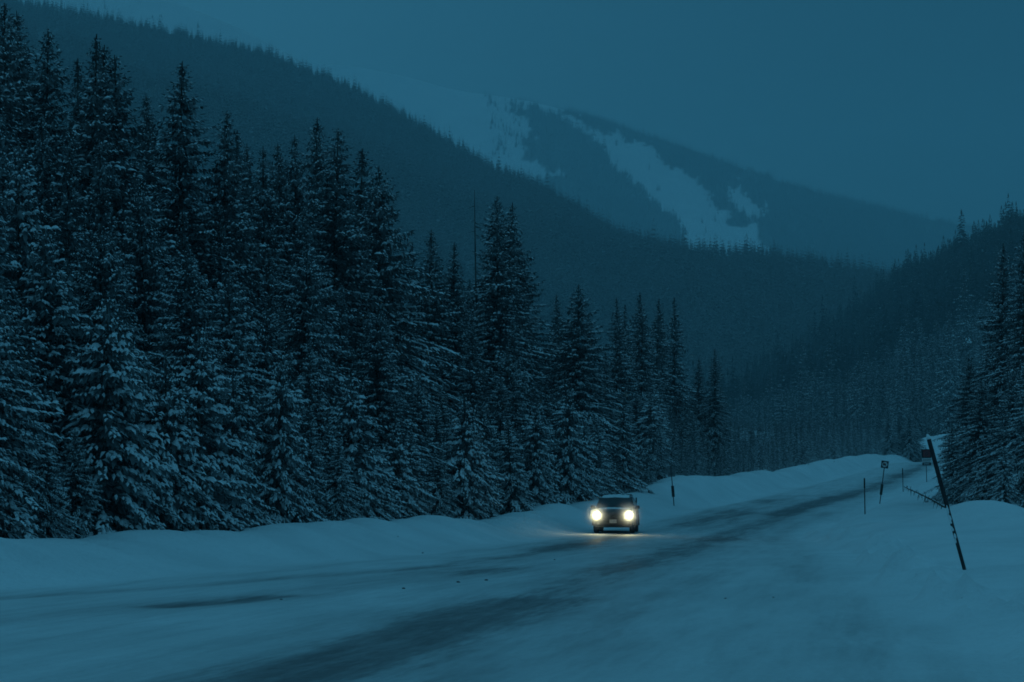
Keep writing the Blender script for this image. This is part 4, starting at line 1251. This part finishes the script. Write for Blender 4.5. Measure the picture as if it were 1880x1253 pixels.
cabin = section_shell([(-1.08, cab(0.86, 0.84, 1.03, 1.10)), (-0.42, cab(0.86, 0.70, 1.03, 1.56)), (-0.15, cab(0.86, 0.70, 1.03, 1.615)), (0.8, cab(0.86, 0.70, 1.03, 1.63)), (1.75, cab(0.85, 0.69, 1.03, 1.60)), (2.12, cab(0.82, 0.74, 1.03, 1.14))])
cabin.build('roof', M_paint, car, True)
def pane(nm, q, off, mat=M_glass):
    q = [Vector(p) for p in q]; nrm = (q[1] - q[0]).cross(q[3] - q[0]).normalized() * off
    m = MB(); m.add([p for p in q] + [p + nrm for p in q], [(0, 3, 2, 1), (4, 5, 6, 7), (0, 1, 5, 4), (1, 2, 6, 5), (2, 3, 7, 6), (3, 0, 4, 7)])
    return m.build(nm, mat, car)
pane('windscreen', [(-0.78, -1.02, 1.125), (0.78, -1.02, 1.125), (0.655, -0.455, 1.535), (-0.655, -0.455, 1.535)], 0.03)
pane('rear_window', [(0.68, 2.09, 1.15), (-0.68, 2.09, 1.15), (-0.60, 1.80, 1.54), (0.60, 1.80, 1.54)], 0.03)
for s_ in (-1, 1):
    for y0, y1, y0t, y1t in ((-0.78, 0.18, -0.30, 0.18), (0.26, 1.15, 0.26, 1.10), (1.23, 1.85, 1.18, 1.62)):
        q = [(s_ * 0.853, y0, 1.12), (s_ * 0.853, y1, 1.12), (s_ * 0.722, y1t, 1.535), (s_ * 0.722, y0t, 1.535)]
        if s_ < 0: q = q[::-1]
        pane('side_window', q, 0.012)
    for y0, y1 in ((-0.95, 0.22), (0.24, 1.28)):
        d_ = MB(); d_.box((s_ * 0.931, (y0 + y1) / 2, 0.68), (0.012, y1 - y0 - 0.02, 0.70)); dd_ = d_.build('door', M_paint, car, bevel=0.004)
        hd = MB(); hd.box((s_ * 0.95, y1 - 0.16, 0.90), (0.03, 0.16, 0.03)); hd.build('handle', M_trim, dd_, bevel=0.006)
    mi_ = MB(); mi_.box((s_ * 1.00, -0.78, 1.14), (0.20, 0.10, 0.15)); mi_.box((s_ * 0.90, -0.76, 1.09), (0.10, 0.05, 0.04)); mi_.build('mirror', M_trim, car, bevel=0.02)
    ra = MB(); ra.tube([(s_ * 0.64, -0.25, 1.60), (s_ * 0.64, -0.20, 1.665), (s_ * 0.64, 1.45, 1.675), (s_ * 0.64, 1.50, 1.60)], 0.018, 6); ra.build('roof_rail', M_trim, car, True)
for yy in (0.1, 1.1):
    cb = MB(); cb.box((0, yy, 1.70), (1.30, 0.06, 0.03)); cb.build('crossbar', M_trim, car, bevel=0.006)
hood = MB()
for i in range(5):
    pass
hs_ = [(-HL + 0.16, 0.70, 0.955), (-HL + 0.35, 0.80, 1.022), (-1.6, 0.82, 1.072), (-1.12, 0.80, 1.108)]
vs = []
for y_, w_, z_ in hs_: vs += [(-w_, y_, z_ - 0.03), (-w_ * 0.5, y_, z_ + 0.004), (0, y_, z_ + 0.018), (w_ * 0.5, y_, z_ + 0.004), (w_, y_, z_ - 0.03)]
hood.add(vs, [(i * 5 + k, i * 5 + k + 1, i * 5 + k + 6, i * 5 + k + 5) for i in range(3) for k in range(4)])
hood.build('bonnet', M_paint, car, True)
# grille, bumper, lamps
fy = -HL - 0.012
MB().box((0, fy + 0.01, 0.72), (0.98, 0.03, 0.20)).build('grille', M_trim, car, bevel=0.01)
for k in range(4):
    MB().box((0, fy - 0.012, 0.645 + 0.05 * k), (0.94, 0.014, 0.014)).build('grille_bar', M_rim, car)
bm_ = MB(); bm_.box((0, fy + 0.02, 0.45), (1.62, 0.10, 0.22)); bm_.build('bumper', M_trim, car, bevel=0.03)
MB().box((0, fy - 0.035, 0.40), (0.80, 0.01, 0.10)).build('air_intake', M_black, car)
MB().box((0, fy - 0.040, 0.53), (0.31, 0.012, 0.155)).build('number_plate', M_plate, car, bevel=0.004)
for s_ in (-1, 1):
    hb = MB(); hb.box((s_ * 0.70, fy + 0.035, 0.82), (0.34, 0.10, 0.20)); hb_o = hb.build('headlight', M_trim, car, bevel=0.03)
    MB().disc((s_ * 0.715, fy - 0.014, 0.82), (0, -1, 0), 0.125, 0.02, 24).build('lens', M_lamp, hb_o)
    fg = MB(); fg.disc((s_ * 0.66, fy - 0.025, 0.44), (0, -1, 0), 0.05, 0.015, 16); fg.build('fog_lamp', M_rim, car)
    # wheels
    for wy in (-1.38, 1.36):
        n_ = 28; prof = [(0.20, -0.10), (0.30, -0.115), (0.345, -0.10), (0.36, -0.05), (0.36, 0.05), (0.345, 0.10), (0.30, 0.115), (0.20, 0.10)]
        m = MB(); vs = []
        for k in range(n_):
            a_ = 6.2832 * k / n_
            vs += [(s_ * 0.80 + t_, wy + math.cos(a_) * r_, 0.36 + math.sin(a_) * r_) for r_, t_ in prof]
        fs = [(k * 8 + j, k * 8 + (j + 1) % 8, ((k + 1) % n_) * 8 + (j + 1) % 8, ((k + 1) % n_) * 8 + j) for k in range(n_) for j in range(8)]
        wl_ = empty('wheel', (0, 0, 0)); wl_.parent = car
        m.add(vs, fs).build('tyre', M_rubber, wl_, True)
        rm = MB(); rm.disc((s_ * 0.80 - 0.09, wy, 0.36), (1, 0, 0), 0.205, 0.18, 20)
        for k in range(5):
            a_ = 6.2832 * k / 5
            rm.box((s_ * 0.915, wy + math.cos(a_) * 0.11, 0.36 + math.sin(a_) * 0.11), (0.02, 0.05, 0.19), Matrix.Rotation(a_ - math.pi / 2, 3, 'X'))
        rm.build('rim', M_rim, wl_)
        ar = MB(); arc = [R(a_) for a_ in range(-10, 191, 12)]
        ar.tube([(s_ * 0.925, wy + math.cos(a_) * 0.42, 0.37 + math.sin(a_) * 0.42) for a_ in arc], 0.035, 6); ar.build('wheel_arch', M_trim, car, True)
MB().tube([(-0.72, -1.05, 1.115), (-0.20, -1.00, 1.15), (0.02, -0.93, 1.20)], 0.012, 5).build('wiper', M_trim, car)
MB().tube([(0.0, -1.05, 1.115), (0.45, -1.00, 1.15), (0.66, -0.93, 1.20)], 0.012, 5).build('wiper', M_trim, car)
MB().box((0, 0.3, 0.30), (1.5, 3.6, 0.10)).build('underbody', M_trim, car)
# snow lying on the roof and the bonnet edge
def snow_slab(nm, y0, y1, w, zfn, th, seed):
    rs = random.Random(seed); nu_, nv_ = 13, 9; vs = []
    for j in range(nv_):
        for i in range(nu_):
            u_ = i / (nu_ - 1) * 2 - 1; v_ = j / (nv_ - 1)
            edge = (1 - abs(u_) ** 6) * (1 - abs(2 * v_ - 1) ** 6)
            y_ = y0 + (y1 - y0) * v_
            vs.append((u_ * w * (1 + 0.02 * rs.uniform(-1, 1)), y_, zfn(u_ * w, y_) + (th * edge * rs.uniform(0.75, 1.2)) - 0.012 * (edge < 0.05)))
    m = MB(); m.add(vs, [(j * nu_ + i, j * nu_ + i + 1, (j + 1) * nu_ + i + 1, (j + 1) * nu_ + i) for j in range(nv_ - 1) for i in range(nu_ - 1)])
    return m.build(nm, M_carsnow, car, True)
snow_slab('roof_snow', -0.42, 1.72, 0.66, lambda x_, y_: 1.575 + 0.055 * min(1, max(0, (y_ + 0.42) / 0.5)), 0.085, 1)
snow_slab('bonnet_snow', -1.75, -1.08, 0.76, lambda x_, y_: 1.062 + 0.06 * (y_ + 1.75) - 0.02 * (x_ / 0.76) ** 2, 0.05, 2)

# the headlamps' own light: low beams
for s_ in (-1, 1):
    la = bpy.data.lights.new('low_beam', 'SPOT'); la.energy = 230; la.color = (1.0, 0.88, 0.42)
    la.spot_size = R(92); la.spot_blend = 0.6; la.shadow_soft_size = 0.06
    lo = bpy.data.objects.new('low_beam', la); COL.objects.link(lo); lo.parent = car
    lo.location = (s_ * 0.715, fy - 0.09, 0.82)
    lo.rotation_euler = Vector((0.0, -1, -0.16)).to_track_quat('-Z', 'Y').to_euler()

# scattering balls added at the headlights to give their glow a halo
M_halo = bpy.data.materials.new('halo_volume'); M_halo.use_nodes = True
mn = M_halo.node_tree.nodes; mn.clear()
mo = mn.new('ShaderNodeOutputMaterial'); mv = mn.new('ShaderNodeVolumePrincipled')
mv.inputs['Color'].default_value = (0.95, 0.97, 1, 1); mv.inputs['Anisotropy'].default_value = 0.2
ml = M_halo.node_tree.links
mt = mn.new('ShaderNodeTexCoord'); mg = mn.new('ShaderNodeTexGradient'); mg.gradient_type = 'QUADRATIC_SPHERE'
ml.new(mt.outputs['Object'], mg.inputs['Vector'])
mk = mn.new('ShaderNodeMath'); mk.operation = 'MULTIPLY'; mk.inputs[1].default_value = 6.0
mp_ = mn.new('ShaderNodeMath'); mp_.operation = 'POWER'; mp_.inputs[1].default_value = 1.8
ml.new(mg.outputs['Fac'], mp_.inputs[0]); ml.new(mp_.outputs['Value'], mk.inputs[0]); ml.new(mk.outputs['Value'], mv.inputs['Density'])
ml.new(mv.outputs['Volume'], mo.inputs['Volume'])
import bmesh
bm = bmesh.new(); bmesh.ops.create_icosphere(bm, subdivisions=3, radius=1.0)
me = bpy.data.meshes.new('headlight_halo'); bm.to_mesh(me); bm.free()
Rc = Matrix.Rotation(R(-6.6), 3, 'Z')
for s_, w_ in ((-1, 'left'), (1, 'right')):
    p = Vector(car.location) + Rc @ Vector((s_ * 0.715, fy - 0.12, 0.82))
    mist = obj('headlight_halo', me, M_halo); mist.location = p; mist.scale = (0.95, 0.7, 0.95)
    tag(mist, 'added scattering volume for the glow of the ' + ('left' if s_ < 0 else 'right') + ' one of the two headlights', 'snow mist', kind='stuff')

# ------------------------------------------------------------------ haze over the whole valley
M_haze = bpy.data.materials.new('haze_air'); M_haze.use_nodes = True
hn = M_haze.node_tree.nodes; hn.clear()
ho = hn.new('ShaderNodeOutputMaterial'); hv = hn.new('ShaderNodeVolumePrincipled')
hv.inputs['Color'].default_value = (0.66, 0.93, 1.0, 1); hv.inputs['Density'].default_value = 0.00026; hv.inputs['Anisotropy'].default_value = 0.0
M_haze.node_tree.links.new(hv.outputs['Volume'], ho.inputs['Volume'])
x0, x1, y0, y1, z0, z1 = -4600, 5600, -320, 6650, -5.0, 1230
hz = MB().box(((x0 + x1) / 2, (y0 + y1) / 2, (z0 + z1) / 2), (x1 - x0, y1 - y0, z1 - z0)).build('haze', M_haze)
tag(hz, 'pale blue evening haze filling the valley', 'haze', kind='stuff')
print('tris', {k: (len(v['crown'].polygons), len(v['snow'].polygons)) for k, v in PROTO.items()})
zmax = max(P_sh[..., 2].max(), P_up[..., 2].max(), P_fm[..., 2].max(), P_hill[..., 2].max())
xr = [(P[..., 0].min(), P[..., 0].max(), P[..., 1].max()) for P in (P_sh, P_up, P_fm, P_hill)]
print('highest', zmax, xr, min(P[..., 2].min() for P in (P_sh, P_up, P_fm, P_hill)))
